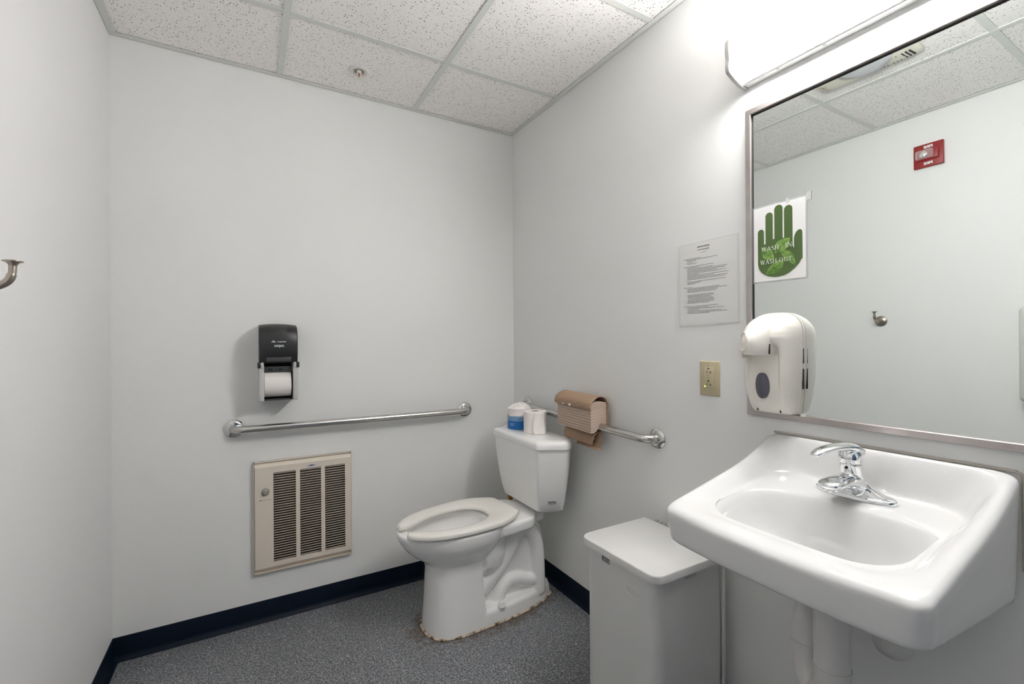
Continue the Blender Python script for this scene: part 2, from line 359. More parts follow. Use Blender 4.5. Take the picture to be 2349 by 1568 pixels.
# ------------------------------------------------------------------ mirror
MY0, MY1, MZ0, MZ1 = 0.232, 0.843, 0.985, 1.900
mr = root('mirror', (E, 0.54, MZ0), 'large rectangular wall mirror with brushed steel frame above the sink', 'mirror')
g = G().box((E-0.0065, MY0+0.012, MZ0+0.012), (E-0.002, MY1-0.012, MZ1-0.012)); g.obj('mirror_glass', m_glass, mr, smooth=False)
def chan(p, q, inn):
    p, q, inn = map(Vector, (p, q, inn)); n = Vector((-1, 0, 0)); dr_ = (q-p).normalized()
    prof = [(0, 0.0008), (0, 0.013), (0.0012, 0.0145), (0.0155, 0.0145), (0.0175, 0.013), (0.0185, 0.0065)]
    ring = lambda c, sg: [c+inn*a+n*b_+dr_*(sg*a) for a, b_ in prof]
    G().loft([ring(p, 1), ring(q, -1)]).obj('frame_rail', m_frame, mr, ang=25)
X_ = E
chan((X_, MY1, MZ0), (X_, MY1, MZ1), (0, -1, 0)); chan((X_, MY0, MZ1), (X_, MY0, MZ0), (0, 1, 0))
chan((X_, MY0, MZ0), (X_, MY1, MZ0), (0, 0, 1)); chan((X_, MY1, MZ1), (X_, MY0, MZ1), (0, 0, -1))
# dark line between glass and frame
g = G()
for a, b_ in (((MY1-0.0215, MZ0+0.018), (MY1-0.018, MZ1-0.018)), ((MY0+0.018, MZ0+0.018), (MY0+0.0215, MZ1-0.018)), ((MY0+0.018, MZ1-0.0225), (MY1-0.018, MZ1-0.018))):
    g.box((E-0.0072, a[0], a[1]), (E-0.0064, b_[0], b_[1]))
g.obj('dark_edge', m_dark, mr, smooth=False)

# ------------------------------------------------------------------ sink
SY, SXB, SXF, SHW = 0.527, E-0.001, 0.862, 0.250
ZO = [(.85, .811), (.87, .815), (.915, .825), (1.01, .846), (1.105, .867), (1.16, .882), (1.21, .900), (1.25, .917), (1.28, .932), (1.30, .942), (1.32, .945)]
def zo(x): return interp(x, ZO)
def zb(x): return .811+.10*(x-.855)
def zbot(x): return .732-.100*(x-.86)
def outline(d):
    r_ = .026+.75*d; x0, x1 = SXF+d, SXB-d*0.9; y0, y1 = SY-SHW+d, SY+SHW-d; out = []
    def arc(cx, cy, a0):
        for k in range(9):
            a = a0+pi/2*k/8; out.append((cx+r_*cos(a), cy+r_*sin(a)))
    def side(p, q, n_):
        for k in range(1, n_): out.append((p[0]+(q[0]-p[0])*k/n_, p[1]+(q[1]-p[1])*k/n_))
    arc(x1-r_, y1-r_, 0); side((x1-r_, y1), (x0+r_, y1), 26); arc(x0+r_, y1-r_, pi/2); side((x0, y1-r_), (x0, y0+r_), 30)
    arc(x0+r_, y0+r_, pi); side((x0+r_, y0), (x1-r_, y0), 26); arc(x1-r_, y0+r_, 1.5*pi); side((x1, y0+r_), (x1, y1-r_), 30)
    res_ = []
    for x, y in out:
        f_ = sstep((1.06-x)/0.2); v_ = (y-SY)/SHW
        res_.append((x-0.020*(1-v_*v_)*f_, y))
    return res_
RF = .016
def hgt(x, y, d):
    t_ = max(0, min(1, (d-.018)/.036)); S_ = 1-(t_*t_*(1.6-.6*t_)); z = zb(x)+(zo(x)-zb(x))*S_
    if d < RF: z -= RF-sqrt(max(0, RF*RF-(RF-d)**2))
    return z
rings = []
# underside up to rim
def ring_z(d, fz): return [Vector((x, y, fz(x, y))) for x, y in outline(d)]
rings.append(ring_z(.16, lambda x, y: .686)); rings.append(ring_z(.13, lambda x, y: .690)); rings.append(ring_z(.07, lambda x, y: (zbot(x)+.70)/2-.004))
for d, dz in ((.03, 0.0), (.018, 0.0), (.011, .002), (.0065, .006), (.005, .012)): rings.append(ring_z(d, lambda x, y, dz=dz: zbot(x)+dz))
for k in (.25, .5, .75): rings.append(ring_z(.005*(1-k), lambda x, y, k=k: (zbot(x)+.012)*(1-k)+(zo(x)-RF)*k))
for d in (0, .0006, .0018, .0036, .006, .009, .012, .016, .020, .024, .028, .032, .036, .040, .044, .048, .052, .056, .060, .066):
    rings.append([Vector((x, y, hgt(x, y, d))) for x, y in outline(d)])
# basin
last = outline(.066); BX, BY, BA, BB = 1.014, 0.513, .137, .196
def basin_pt(x, y):
    a = math.atan2((y-BY)/BB, (x-BX)/BA); c, s_ = cos(a), sin(a); n_ = 3.2
    n_ = 3.1; k = (abs(c)**n_+abs(s_)**n_)**(-1/n_); return (BX+BA*k*c, BY+BB*k*s_)
bas = [basin_pt(x, y) for x, y in last]
for t_ in (.2, .4, .6, .75, .88):
    rings.append([Vector((x+(u_-x)*t_, y+(v_-y)*t_, zb(x+(u_-x)*t_))) for (x, y), (u_, v_) in zip(last, bas)])
DRX, DRY, DRZ = 1.095, 0.515, .7065
PR = [(1.0, .012), (.985, .03), (.965, .065), (.945, .11), (.92, .18), (.89, .27), (.86, .37), (.82, .49), (.77, .61), (.71, .715), (.64, .80), (.56, .865), (.46, .915), (.36, .95), (.26, .972), (.17, .99), (.115, 1.0)]
for s_, p_ in PR:
    cx = DRX+(BX-DRX)*sstep(s_*1.1); cy = DRY+(BY-DRY)*sstep(s_*1.1)
    rings.append([Vector((cx+(u_-BX)*s_, cy+(v_-BY)*s_, zb(BX+(u_-BX)*s_)*(1-p_)+DRZ*p_)) for u_, v_ in bas])
sk = root('wall_sink', (1.09, SY, 0.69), 'white porcelain wall-hung sink with raised back and sides under the mirror', 'sink')
bo = G().loft(rings).obj('basin', m_porc, sk, ang=80)
ss = bo.modifiers.new('smooth', 'SMOOTH'); ss.iterations = 3; ss.factor = 0.5
G().lathe([(.0235, -.004), (.0235, .0012), (.021, .0022), (.018, .0012), (.0165, -.004)], (DRX, DRY, DRZ+.0005)).obj('drain_flange', m_chrome, sk)
G().lathe([(.0165, -.006), (.0165, -.0005), (.0, -.0004)], (DRX, DRY, DRZ)).obj('drain_hole', m_dark, sk)
# caulk between sink and wall
G().tube([(E-.002, SY+.24, .944), (E-.002, SY, .944), (E-.002, SY-.24, .944)], .0035, 8).tube(curve_pts([(E-.002, SY-.24, .944), (E-.002, SY-.2485, .936), (E-.002, SY-.2505, .90), (E-.002, SY-.2505, .75)]), .0035, 8).obj('caulk_bead', mat('sink_caulk', (0.50, 0.46, 0.41), 0.6), sk)

# ------------------------------------------------------------------ faucet
FX, FYc, FZ = 1.213, .5225, zb(1.213)+.0005
fa = root('faucet', (FX, FYc, FZ), 'chrome single lever faucet on the back ledge of the sink', 'faucet')
def oval(cx, cy, z, a, b_, n_=2.2, seg=56):
    o_ = []
    for k in range(seg):
        th = 2*pi*k/seg; c, s_ = cos(th), sin(th); o_.append(Vector((cx+a*math.copysign(abs(c)**(2/n_), c), cy+b_*math.copysign(abs(s_)**(2/n_), s_), z)))
    return o_
tz = lambda x: 0.10*(x-FX)
g = G().loft([[p+Vector((0, 0, tz(p.x))) for p in oval(FX, FYc, FZ+z, a, b_)] for z, a, b_ in ((0, .0270, .0820), (.006, .0270, .0820), (.0085, .0255, .0800), (.0095, .0235, .0775))])
g.obj('base_plate', m_chrome, fa, ang=50)
# body: flared skirt over the plate, spout lobe and neck, one fused casting
g = G()
g.loft([oval(FX, FYc, FZ+.006, .024, .070), oval(FX, FYc, FZ+.012, .0235, .062), oval(FX-.001, FYc, FZ+.019, .0235, .049), oval(FX-.003, FYc, FZ+.028, .0235, .036), oval(FX-.006, FYc, FZ+.040, .0235, .027),
        oval(FX-.011, FYc, FZ+.056, .0230, .0232, 2), oval(FX-.016, FYc, FZ+.078, .0225, .0225, 2)])
sp = [(FX-.008, FYc, FZ+.026), (FX-.035, FYc, FZ+.036), (FX-.065, FYc, FZ+.042), (FX-.090, FYc, FZ+.043), (FX-.110, FYc, FZ+.042), (FX-.122, FYc, FZ+.041), (FX-.1275, FYc, FZ+.040)]
rr = [(.030, .022), (.029, .018), (.0275, .0145), (.0275, .0125), (.0255, .0105), (.018, .008), (.009, .004)]
cp = curve_pts(sp, 4); rr2 = []
for i in range(len(cp)):
    k = min(i/4, len(rr)-1.001); j = int(k); f_ = k-j; rr2.append(tuple(rr[j][q]*(1-f_)+rr[j+1][q]*f_ for q in (0, 1)))
g.tube(cp, rr2, 28, flat=(0, 1, 0))
bo = g.obj('spout_body', m_chrome, fa); remesh(bo, .0013, 22, .6)
G().lathe([(.0125, 0), (.0125, .010), (.011, .012), (.009, .012), (.009, .006), (.0, .006)], (FX-.104, FYc, FZ+.0395), (0, 0, -1), 28).obj('aerator', m_chrome, fa, label='small chrome aerator under the spout')
g = G()
hx, hz = FX-.017, FZ+.081
g.lathe([(.0215, -.001), (.0232, .002), (.0236, .010), (.0225, .019), (.018, .026), (.010, .030), (.0, .031)], (hx, FYc, hz), (-.14, 0, 1), 40)
dv = Vector((-1, .30, 0)).normalized(); hc = Vector((hx, FYc, hz))
lv = [hc-dv*.029+Vector((0, 0, .014)), hc-dv*.022+Vector((0, 0, .022)), hc+Vector((0, 0, .033)), hc+dv*.03+Vector((0, 0, .0355)), hc+dv*.06+Vector((0, 0, .0335)), hc+dv*.085+Vector((0, 0, .028)), hc+dv*.101+Vector((0, 0, .022)), hc+dv*.107+Vector((0, 0, .019))]
lr = [(.008, .004), (.018, .009), (.0215, .0105), (.0185, .0085), (.0165, .0075), (.0150, .0068), (.0115, .0055), (.005, .003)]
cp = curve_pts(lv, 4); l2 = []
for i in range(len(cp)):
    k = min(i/4, len(lr)-1.001); j = int(k); f_ = k-j; l2.append(tuple(lr[j][q]*(1-f_)+lr[j+1][q]*f_ for q in (0, 1)))
g.tube(cp, l2, 24, flat=(dv.y, -dv.x, 0))
bo = g.obj('lever_handle', m_chrome, fa); remesh(bo, .0012, 16, .6)
G().lathe([(.0035, 0), (.0035, .0008), (.0, .001)], (FX-.0375, FYc, FZ+.070), (-1, 0, .1), 16).obj('index_dot', m_dark, fa)

# ------------------------------------------------------------------ drain pipe (wrapped)
dp = root('drain_pipe', (DRX, DRY, 0.4), 'white vinyl wrapped drain pipe hanging under the sink', 'pipe')
g = G().tube([(DRX-.005, DRY, .70), (DRX-.005, DRY, .62), (DRX-.005, DRY, .50)], [.034, .034, .034], 32)
g.tube([(DRX-.005, DRY, .503), (DRX-.005, DRY, .497)], [.0365, .0365], 32)
g.obj('tailpiece_cover', m_vinyl, dp)
g = G().tube(curve_pts([(DRX-.005, DRY, .50), (DRX-.003, DRY, .46), (DRX+.004, DRY+.012, .425), (DRX+.025, DRY+.04, .405), (DRX+.045, DRY+.068, .42), (DRX+.056, DRY+.080, .455), (DRX+.060, DRY+.083, .49)], 6), .034, 32)
g.obj('trap_bend_cover', m_vinyl, dp)
g = G().tube(curve_pts([(DRX+.060, DRY+.083, .485), (DRX+.064, DRY+.085, .515), (DRX+.082, DRY+.087, .545), (DRX+.12, DRY+.09, .556), (E, DRY+.092, .56)], 6), .034, 32)
g.tube([(DRX+.060, DRY+.083, .484), (DRX+.0605, DRY+.0832, .490)], .0365, 32)
g.obj('trap_arm_cover', m_vinyl, dp)
vv = root('supply_valve_cover', (1.2, .45, .55), 'rounded white vinyl valve cover peeking out under the sink apron', 'valve cover')
g = G().loft([oval(1.20, .447, z, a, a*1.0, 2, 32) for z, a in ((.525, .006), (.528, .020), (.535, .030), (.548, .036), (.60, .037), (.66, .034))])
g.obj('cover_shell', m_vinyl, vv)
G().tube([(1.235, .447, .60), (E, .447, .60)], .012, 16).obj('wall_stub', m_vinyl, vv)

# ------------------------------------------------------------------ toilet
YC = 1.852
to = root('toilet', (0.92, YC, 0), 'white two-piece porcelain toilet with open front seat in the corner', 'toilet')
def egg(z, xf, xb, hw, cx, nf=2.2, nb=2.2, dy=0, seg=72):
    o_ = []
    for k in range(seg):
        th = 2*pi*k/seg; c, s_ = cos(th), sin(th)
        if c > 0: n_ = nb; a = xb-cx
        else: n_ = nf; a = cx-xf
        kx = math.copysign(abs(c)**(2/n_), c); ky = math.copysign(abs(s_)**(2/n_), s_)
        o_.append(Vector((cx+a*kx, YC+dy+hw*ky, z)))
    return o_
g = G()
outer = [(.000, .628, .880, .124, .75, 2.3, 9), (.06, .632, .874, .121, .75, 2.3, 9), (.13, .637, .868, .115, .75, 2.3, 9), (.20, .640, .866, .110, .75, 2.3, 8), (.25, .642, .872, .107, .75, 2.2, 6),
         (.283, .636, .885, .110, .76, 2.2, 5), (.303, .614, .905, .122, .77, 2.2, 4), (.325, .584, .93, .141, .78, 2.2, 3), (.35, .556, .96, .161, .78, 2.1, 2.6), (.378, .534, .985, .176, .78, 2.1, 2.4), (.398, .524, 1.0, .182, .78, 2.1, 2.3),
         (.412, .518, 1.005, .184, .78, 2.1, 2.3), (.424, .518, 1.005, .185, .78, 2.1, 2.3), (.430, .522, 1.0, .181, .78, 2.1, 2.3)]
inner = [(.431, .532, .985, .170, .78, 2.1, 2.3), (.430, .560, .915, .140, .75, 2.1, 2.3), (.420, .566, .908, .134, .75, 2.1, 2.3), (.395, .566, .908, .134, .75, 2.1, 2.3), (.36, .585, .90, .122, .75, 2.1, 2.3),
         (.31, .63, .885, .098, .76, 2.1, 2.3), (.27, .68, .86, .066, .77, 2, 2), (.245, .72, .83, .034, .775, 2, 2), (.238, .76, .79, .01, .775, 2, 2)]
g.loft([egg(z, a, b_, h_, c, nf, nb) for z, a, b_, h_, c, nf, nb in outer+inner])
# rear deck that carries the tank
def deck(z, k): return [Vector((x, YC+s_*h_*k, z)) for s_, lst in ((-1, [(.925, .160), (.95, .160), (1.0, .158), (1.05, .152), (1.085, .142), (1.115, .118), (1.135, .090), (1.19, .07)]), (1, [(1.19, .07), (1.135, .090), (1.115, .118), (1.085, .142), (1.05, .152), (1.0, .158), (.95, .160), (.925, .160)])) for x, h_ in lst]
g.loft([deck(.372, .80), deck(.380, .93), deck(.390, .985), (deck(.420, 1.0)), deck(.4315, .96)])
# sump, web, rear column, foot
g.loft([[Vector((max(.905+.105*cos(a)*q, .80 if z < .21 else (.874 if z < .3 else .905)), YC+.112*sin(a)*q, z)) for a in [2*pi*k/40 for k in range(40)]] for z, q in ((.155, .15), (.17, .45), (.20, .74), (.24, .93), (.28, 1.0), (.33, 1.0), (.38, .98))])
wb = rpoly([(.84, .025), (1.215, .025), (1.222, .06), (1.205, .12), (1.200, .28), (1.185, .345), (1.15, .395), (.93, .395), (.93, .30), (.86, .22)], .02, 4)
def plate(h_): return G().loft([[Vector((p[0], YC-h_, p[1])) for p in wb], [Vector((p[0], YC+h_, p[1])) for p in wb]])
p_ = plate(.046); g.add(p_.v, p_.f)
foot = [(.628, .0), (.633, .045), (.647, .078), (.674, .103), (.75, .121), (.85, .120), (.99, .112), (1.10, .094), (1.20, .064), (1.245, .035), (1.262, .0)]
def footring(z, ins): 
    c = .93
    l_ = [(c+(x-c)*(1-ins/.32), h_*(1-ins/.12)) for x, h_ in foot]
    return [Vector((x, YC-h_, z)) for x, h_ in l_]+[Vector((x, YC+h_, z)) for x, h_ in l_[-2:0:-1]]
g.loft([footring(0, .0), footring(.020, .0005), footring(.048, .004), footring(.058, .009), footring(.063, .018)])
for s_ in (-1, 1):
    yy = YC+s_*.045
    q = lambda x, z, o_=0: (x, yy+s_*o_, z)
    # rear column
    g.tube(curve_pts([q(1.172, .04), q(1.168, .12), q(1.165, .20), q(1.158, .27), q(1.135, .325), q(1.10, .36), q(1.06, .385)], 5), .036, 20)
    # diagonal trap ridge
    g.tube(curve_pts([q(.862, .130), q(.925, .182), q(.985, .245), q(1.03, .310), q(1.065, .345), q(1.10, .352)], 5), [.042]*16+[.036]*10, 20)
    # low S hump
    g.tube(curve_pts([q(.950, .055), q(.975, .105), q(1.015, .132), q(1.06, .130), q(1.10, .112), q(1.15, .105)], 5), .030, 20)
    g.tube([(.945, YC+s_*.102, .05), (.945, YC+s_*.102, .066)], [.017, .0155], 24)
bo = g.obj('bowl', m_porcT, to); remesh(bo, .0034, 14, .6)
# bolt caps
for s_ in (-1, 1):
    c = (.943, YC+s_*.106, .0655)
    G().lathe([(.0, -.003), (.0170, -.003), (.0172, .0005), (.0, .0007)], c, seg=32).obj('cap_washer', m_porcT, to)
    G().lathe([(.0145, 0), (.0138, .006), (.0110, .0155), (.0098, .018), (.007, .0195), (0, .020)], c, seg=32).obj('bolt_cap', m_porcT, to)
# caulk line
pts = [Vector((p.x, p.y, .0025)) for p in footring(0, -.003)]
g = G(); n_ = len(pts); rg = []
for i, p in enumerate(pts):
    tn = (pts[(i+1) % n_]-pts[i-1]).normalized(); nn = tn.cross(Vector((0, 0, 1)))
    k = 1+.25*sin(i*2.1)
    rg.append([p+nn*(.0055*k*cos(a))+Vector((0, 0, .005*sin(a))) for a in [2*pi*j/8 for j in range(8)]])
g.loft(rg, close=True).obj('caulk_bead', m_caulk, to, label='cracked brown stained caulk bead')
# seat (rotated slightly on its loose hinges)
ot = [(.523, .040), (.520, .056), (.530, .076), (.548, .098), (.585, .127), (.64, .152), (.71, .168), (.78, .175), (.85, .177), (.91, .173), (.955, .158), (1.004, .128), (1.029, .107), (1.034, .093), (1.035, 0)]
inn = [(.533, .036), (.560, .040), (.585, .048), (.610, .060), (.640, .076), (.68, .092), (.73, .102), (.78, .105), (.82, .101), (.855, .090), (.882, .072), (.900, .050), (.908, .028), (.911, .012), (.912, 0)]
half = list(zip(ot, inn))
full = [((a[0], a[1]), (b_[0], b_[1])) for a, b_ in half]+[((a[0], -a[1]), (b_[0], -b_[1])) for a, b_ in half[-2::-1]]
sa = radians(6.5); piv = Vector((.93, YC+.012))
def rot(x, y):
    dx, dy = x-piv.x, y+YC-piv.y
    return piv.x+dx*cos(sa)-dy*sin(sa), piv.y+dx*sin(sa)+dy*cos(sa)
rings = []
for a, b_ in full:
    A = Vector((*rot(*a), 0)); B_ = Vector((*rot(*b_), 0)); dd = (B_-A); Ln = dd.length; dd.normalize()
    prof = [(.002, .4372), (0, .441), (0, .452), (.003, .4575), (.010, .4605), (Ln*.3, .4625), (Ln*.6, .4615), (Ln-.012, .4585), (Ln-.004, .454), (Ln, .449), (Ln, .440), (Ln-.003, .4372)]
    rings.append([A+dd*p+Vector((0, 0, z)) for p, z in prof])
seat = G().loft(rings).obj('seat', m_seat, to, ang=60)
ms = seat.modifiers.new('sub', 'SUBSURF'); ms.levels = 2; ms.render_levels = 2
for s_ in (-1, 1):
    x, y = rot(1.025, s_*.075)
    G().loft([oval(x, y, z, a, b_, 3, 24) for z, a, b_ in ((.430, .014, .013), (.440, .013, .012), (.452, .010, .010), (.457, .006, .006))]).obj('seat_hinge', m_seat, to)
for s_ in (-1, 1):
    for xx in (.60, .93):
        x, y = rot(xx, s_*(.10 if xx < .7 else .14))
        G().box((x-.014, y-.007, .429), (x+.014, y+.007, .4385), .002).obj('seat_bumper', m_seat, to)
# tank
def tankring(z, xf, hf, xo, ho, k=1.0, ins=0.0):
    pl = [(xf, hf), (xo, ho), (1.235, ho-.035*k), (1.262, ho-.09*k)]
    pl = [(x+(ins if x < 1.15 else -ins*.5), h_-ins) for x, h_ in pl]
    P2 = [(x, -h_) for x, h_ in pl]+[(x, h_) for x, h_ in pl[::-1]]
    rp = rpoly(P2, [.012, .045, .03, .03, .03, .03, .045, .012], 6)
    return [Vector((p.x, YC+p.y, z)) for p in rp]
g = G().loft([tankring(.446, 1.112, .150, 1.205, .187, ins=.012), tankring(.449, 1.108, .154, 1.208, .191, ins=.004), tankring(.456, 1.104, .157, 1.211, .196), tankring(.50, 1.094, .169, 1.205, .214),
              tankring(.56, 1.086, .180, 1.198, .232), tankring(.63, 1.079, .190, 1.192, .248), tankring(.70, 1.074, .197, 1.188, .259), tankring(.7415, 1.072, .200, 1.187, .263)])
tank = g.obj('tank', m_porcT, to, ang=30)
g = G().loft([tankring(.7425, 1.066, .204, 1.186, .271), tankring(.744, 1.064, .206, 1.186, .273), tankring(.757, 1.064, .206, 1.186, .273), tankring(.767, 1.064, .206, 1.186, .273, ins=.0025), tankring(.774, 1.064, .206, 1.186, .273, ins=.008),
              tankring(.778, 1.064, .206, 1.186, .273, ins=.017), tankring(.7798, 1.064, .206, 1.186, .273, ins=.032), tankring(.780, 1.064, .206, 1.186, .273, ins=.055)])
g.obj('tank_lid', m_porcT, to, ang=50)
tr_ = Vector((.926, -.377, 0)).normalized(); tup = Vector((-.125, -.20, 1)); tup = (tup-tr_*tup.dot(tr_)).normalized(); tn_ = tr_.cross(tup)
pc = Vector((1.152, YC-.1916, .497))
text('printed_logo', 'TOTO', .0095, pc+tn_*.0012, tr_, tup, m_logo, tank, .0004, 1.0, bold=.0005)
text('printed_line', 'G-MAX  1.6', .0045, pc+tn_*.0012-tup*.0078, tr_, tup, m_logo, tank, .0004, 1.0)
G().lathe([(.012, 0), (.014, .01), (.014, .03), (.010, .034)], (1.145, YC+.168, .408), (0, 0, 1), 10).obj('shank_nut', m_amber, to, label='amber plastic nut below the tank')

# ------------------------------------------------------------------ rolls on the tank
def roll(c, r_, h_, label, name='toilet_paper_roll', core=True, axis=(0, 0, 1), group=None, ro=.019):
    R_ = root(name, c, label, 'toilet paper', group)
    prof = [(ro, 0), (r_-.002, 0), (r_, .0015), (r_, h_*.33), (r_*1.004, h_*.5), (r_, h_*.7), (r_, h_-.0015), (r_-.002, h_), (r_*.7, h_+.0006), (ro, h_), (ro, h_*.5), (ro, 0)]
    ax = Vector(axis); a = ax.orthogonal().normalized(); b_ = ax.cross(a); cc = Vector(c)
    rg = [[cc+ax*z+(a*cos(2*pi*k/56)+b_*sin(2*pi*k/56))*q for k in range(56)] for q, z in prof[:-1]]
    G().loft(rg, close=True).obj('paper', m_tissue, R_, ang=50)
    if core:
        rg = [[cc+ax*z+(a*cos(2*pi*k/32)+b_*sin(2*pi*k/32))*q for k in range(32)] for q, z in ((ro+.0004, .001), (ro+.0004, h_-.0015), (ro-.001, h_-.0015), (ro-.001, .001))]
        G().loft(rg, close=True).obj('core', m_core, R_)
    return R_
ZT = .7805
c1 = (1.178, 1.833, ZT); r1 = roll(c1, .0545, .100, 'plain white toilet paper roll with loose hanging end, on the tank lid')
# loose tail
sd = Vector((-c1[0], -c1[1], 0)).normalized(); sr = Vector((-sd.y, sd.x, 0))
if sr.x < 0: sr = -sr
rows = []
for i in range(11):
    t_ = i/10; z = ZT+.099-.100*t_; row = []
    for j in range(9):
        k = j/8-.5; wdt = .040+.020*sin(pi*t_*.9); a = (k*wdt+.018)/.0545*1.0
        rad = .0562+.012*t_**2+.004*sin(k*7+t_*5)*t_
        zz = z-(.012*(1-abs(k)*2))*t_*(1 if t_ > .8 else .3)
        p = Vector(c1)+(sd*cos(a)+sr*sin(a))*rad; row.append(Vector((p.x, p.y, max(zz, ZT+.0008))))
    rows.append(row)
vs = [p for r_ in rows for p in r_]; fs = [(i*9+j, i*9+j+1, (i+1)*9+j+1, (i+1)*9+j) for i in range(10) for j in range(8)]
lo_ = mk('loose_end', vs, fs, m_tissue, r1); so = lo_.modifiers.new('s', 'SOLIDIFY'); so.thickness = .0012; so.offset = 1
c2 = (1.168, 1.963, ZT); r2 = roll(c2, .0575, .101, 'blue-wrapped toilet paper roll with crumpled tissue on top, on the tank lid')
def band(z0, z1, r_, m, name, f0=None, f1=None):
    n_ = 56; rg = []
    A = [Vector((c2[0]+r_*cos(2*pi*k/n_), c2[1]+r_*sin(2*pi*k/n_), ZT+(f0(2*pi*k/n_) if f0 else z0))) for k in range(n_)]
    B_ = [Vector((c2[0]+r_*cos(2*pi*k/n_), c2[1]+r_*sin(2*pi*k/n_), ZT+(f1(2*pi*k/n_) if f1 else z1))) for k in range(n_)]
    C_ = [Vector((p.x*1+(p.x-c2[0])*-.01, p.y+(p.y-c2[1])*-.01, p.z)) for p in B_]; D_ = [Vector((p.x+(p.x-c2[0])*-.01, p.y+(p.y-c2[1])*-.01, p.z)) for p in A]
    return G().loft([A, B_, C_, D_], close=True).obj(name, m, r2, ang=60)
wr = band(.0005, .041, .0590, m_blue, 'wrapper')
band(.040, .05, .0589, m_blue2, 'wrapper_band', None, lambda a: .055-.008*sin(a+1.0))
band(.05, .06, .0588, m_blue3, 'torn_film', lambda a: .054-.008*sin(a+1.0), lambda a: .068+.003*sin(3*a)+.002*sin(7*a))
va_ = Vector((-.515, -.857, 0)); 
def onroll(deg, z, rad=.0592):
    a = math.atan2(va_.y, va_.x)+radians(deg); n_ = Vector((cos(a), sin(a), 0)); return Vector((c2[0], c2[1], ZT+z))+n_*rad, Vector((-n_.y, n_.x, 0))
p, tt = onroll(-36, .026); text('print', 'PACIFIC', .0055, p, tt, (0, 0, 1), m_white, r2, .0008, .75)
p, tt = onroll(-36, .019); text('print', 'BLUE', .0055, p, tt, (0, 0, 1), m_white, r2, .0008, .9)
# crumpled tissue on top
vs, fs = [], []
n1, n2 = 9, 28
random.seed(3)
for i in range(n1):
    q = i/(n1-1); 
    for k in range(n2):
        a = 2*pi*k/n2; rr_ = .060*(1-q)**.8*(1+.05*sin(5*a+i)); hh = .099+.024*sin(q*pi/2)**1.5+(.006*sin(3*a+q*4)+.004*sin(8*a+i*1.7))*min(1, q*3)*(1-q*.4)+random.uniform(-.001, .001)
        vs.append((c2[0]+rr_*cos(a)+.012*q, c2[1]+rr_*sin(a)+.004*q, ZT+hh))
for i in range(n1-1):
    for k in range(n2): fs.append((i*n2+k, i*n2+(k+1) % n2, (i+1)*n2+(k+1) % n2, (i+1)*n2+k))
ct = mk('crumpled_tissue', vs, fs, m_tissue, r2, ang=75); sb = ct.modifiers.new('s', 'SUBSURF'); sb.levels = 1; sb.render_levels = 2

# ------------------------------------------------------------------ grab bars
def grab(a, b_, n, label, off, rad=.0158, fl=.038):
    a, b_, n = map(Vector, (a, b_, n)); d = (b_-a).normalized()
    R_ = root('grab_bar', tuple((a+b_)/2), label, 'grab bar')
    R0 = .045
    p = [a+n*.001]+[a+n*(off-R0)]
    for k in range(1, 9):
        t_ = pi/2*k/8; p.append(a+n*(off-R0+R0*sin(t_))+d*(R0-R0*cos(t_)))
    q = []
    for k in range(0, 9):
        t_ = pi/2*k/8; q.append(b_+n*(off-R0+R0*cos(t_))-d*(R0-R0*sin(t_)))
    G().tube(p+q+[b_+n*.001], rad, 28).obj('bar', m_steel, R_, ang=60)
    for c in (a, b_):
        G().lathe([(fl, .0003), (fl, .003), (fl-.003, .0065), (fl-.010, .0095), (.022, .011), (.0165, .0112), (.0165, .0135), (.015, .0135)], c, n, 48).obj('flange', m_flange, R_, ang=30)
    return R_
grab((-.060, D, .849), (1.010, D, .846), (0, -1, 0), 'long stainless grab bar on the back wall above the heater', .054)
grab((E, 1.206, .846), (E, 2.120, .873), (-1, 0, 0), 'stainless grab bar on the right wall behind the toilet tank', .0535)

# ------------------------------------------------------------------ paper towels on the bar
pt = root('paper_towel_stack', (1.245, 1.57, .835), 'brown-wrapped stack of folded paper towels resting on the right grab bar', 'paper towels')
def barz(y): return .846+(y-1.206)*(.027/.914)
TX0, TX1, TY0, TY1 = 1.205, 1.289, 1.456, 1.688
NT = 21
m_towel2 = mat('towel_gap_shade', (0.50, 0.39, 0.32), 0.95, spec=0.1)  # darker copy for alternate towels, shade of the gaps between layers put into colour
def zlo(x, y):
    bz = barz(y)+.0168; u_ = (x-1.2625)
    low = bz-.038 if u_ < 0 else bz-.018
    return low+(bz+.0005-low)*math.exp(-(u_/.021)**2)
def ztop(x, y): return barz(y)+.0168+.0895-.006*(abs(x-1.2475)/.04)**2
for i in range(NT):
    jx, jy = random.uniform(-.0013, .0013), random.uniform(-.0012, .0012); m_ = 9
    vs, fs = [], []
    xs2 = [TX0+jx]+[TX0+.0022+(TX1-TX0-.0044)*k/(m_-3) for k in range(m_-2)]+[TX1+jx]
    for y in (TY0+jy, TY1+jy):
        for s2 in (0, 1):
            for k, x in enumerate(xs2):
                xc = min(max(x, TX0), TX1); p_ = (ztop(xc, y)-zlo(xc, y))/NT; z = zlo(xc, y)+p_*i
                e_ = .34 if k in (0, m_-1) else 0.03
                vs.append((x, y, z+p_*((1-e_) if s2 else e_)))
    for k in range(m_-1):
        b0 = 0; t0 = m_; b1 = 2*m_; t1 = 3*m_
        fs += [(b0+k, b0+k+1, t0+k+1, t0+k), (b1+k+1, b1+k, t1+k, t1+k+1), (t0+k, t0+k+1, t1+k+1, t1+k), (b0+k+1, b0+k, b1+k, b1+k+1)]
    fs += [(0, m_, 3*m_, 2*m_), (m_-1, 3*m_-1, 4*m_-1, 2*m_-1)]
    mk('folded_towel', vs, fs, m_towel2 if i % 2 == 1 else m_towel, pt, smooth=False)
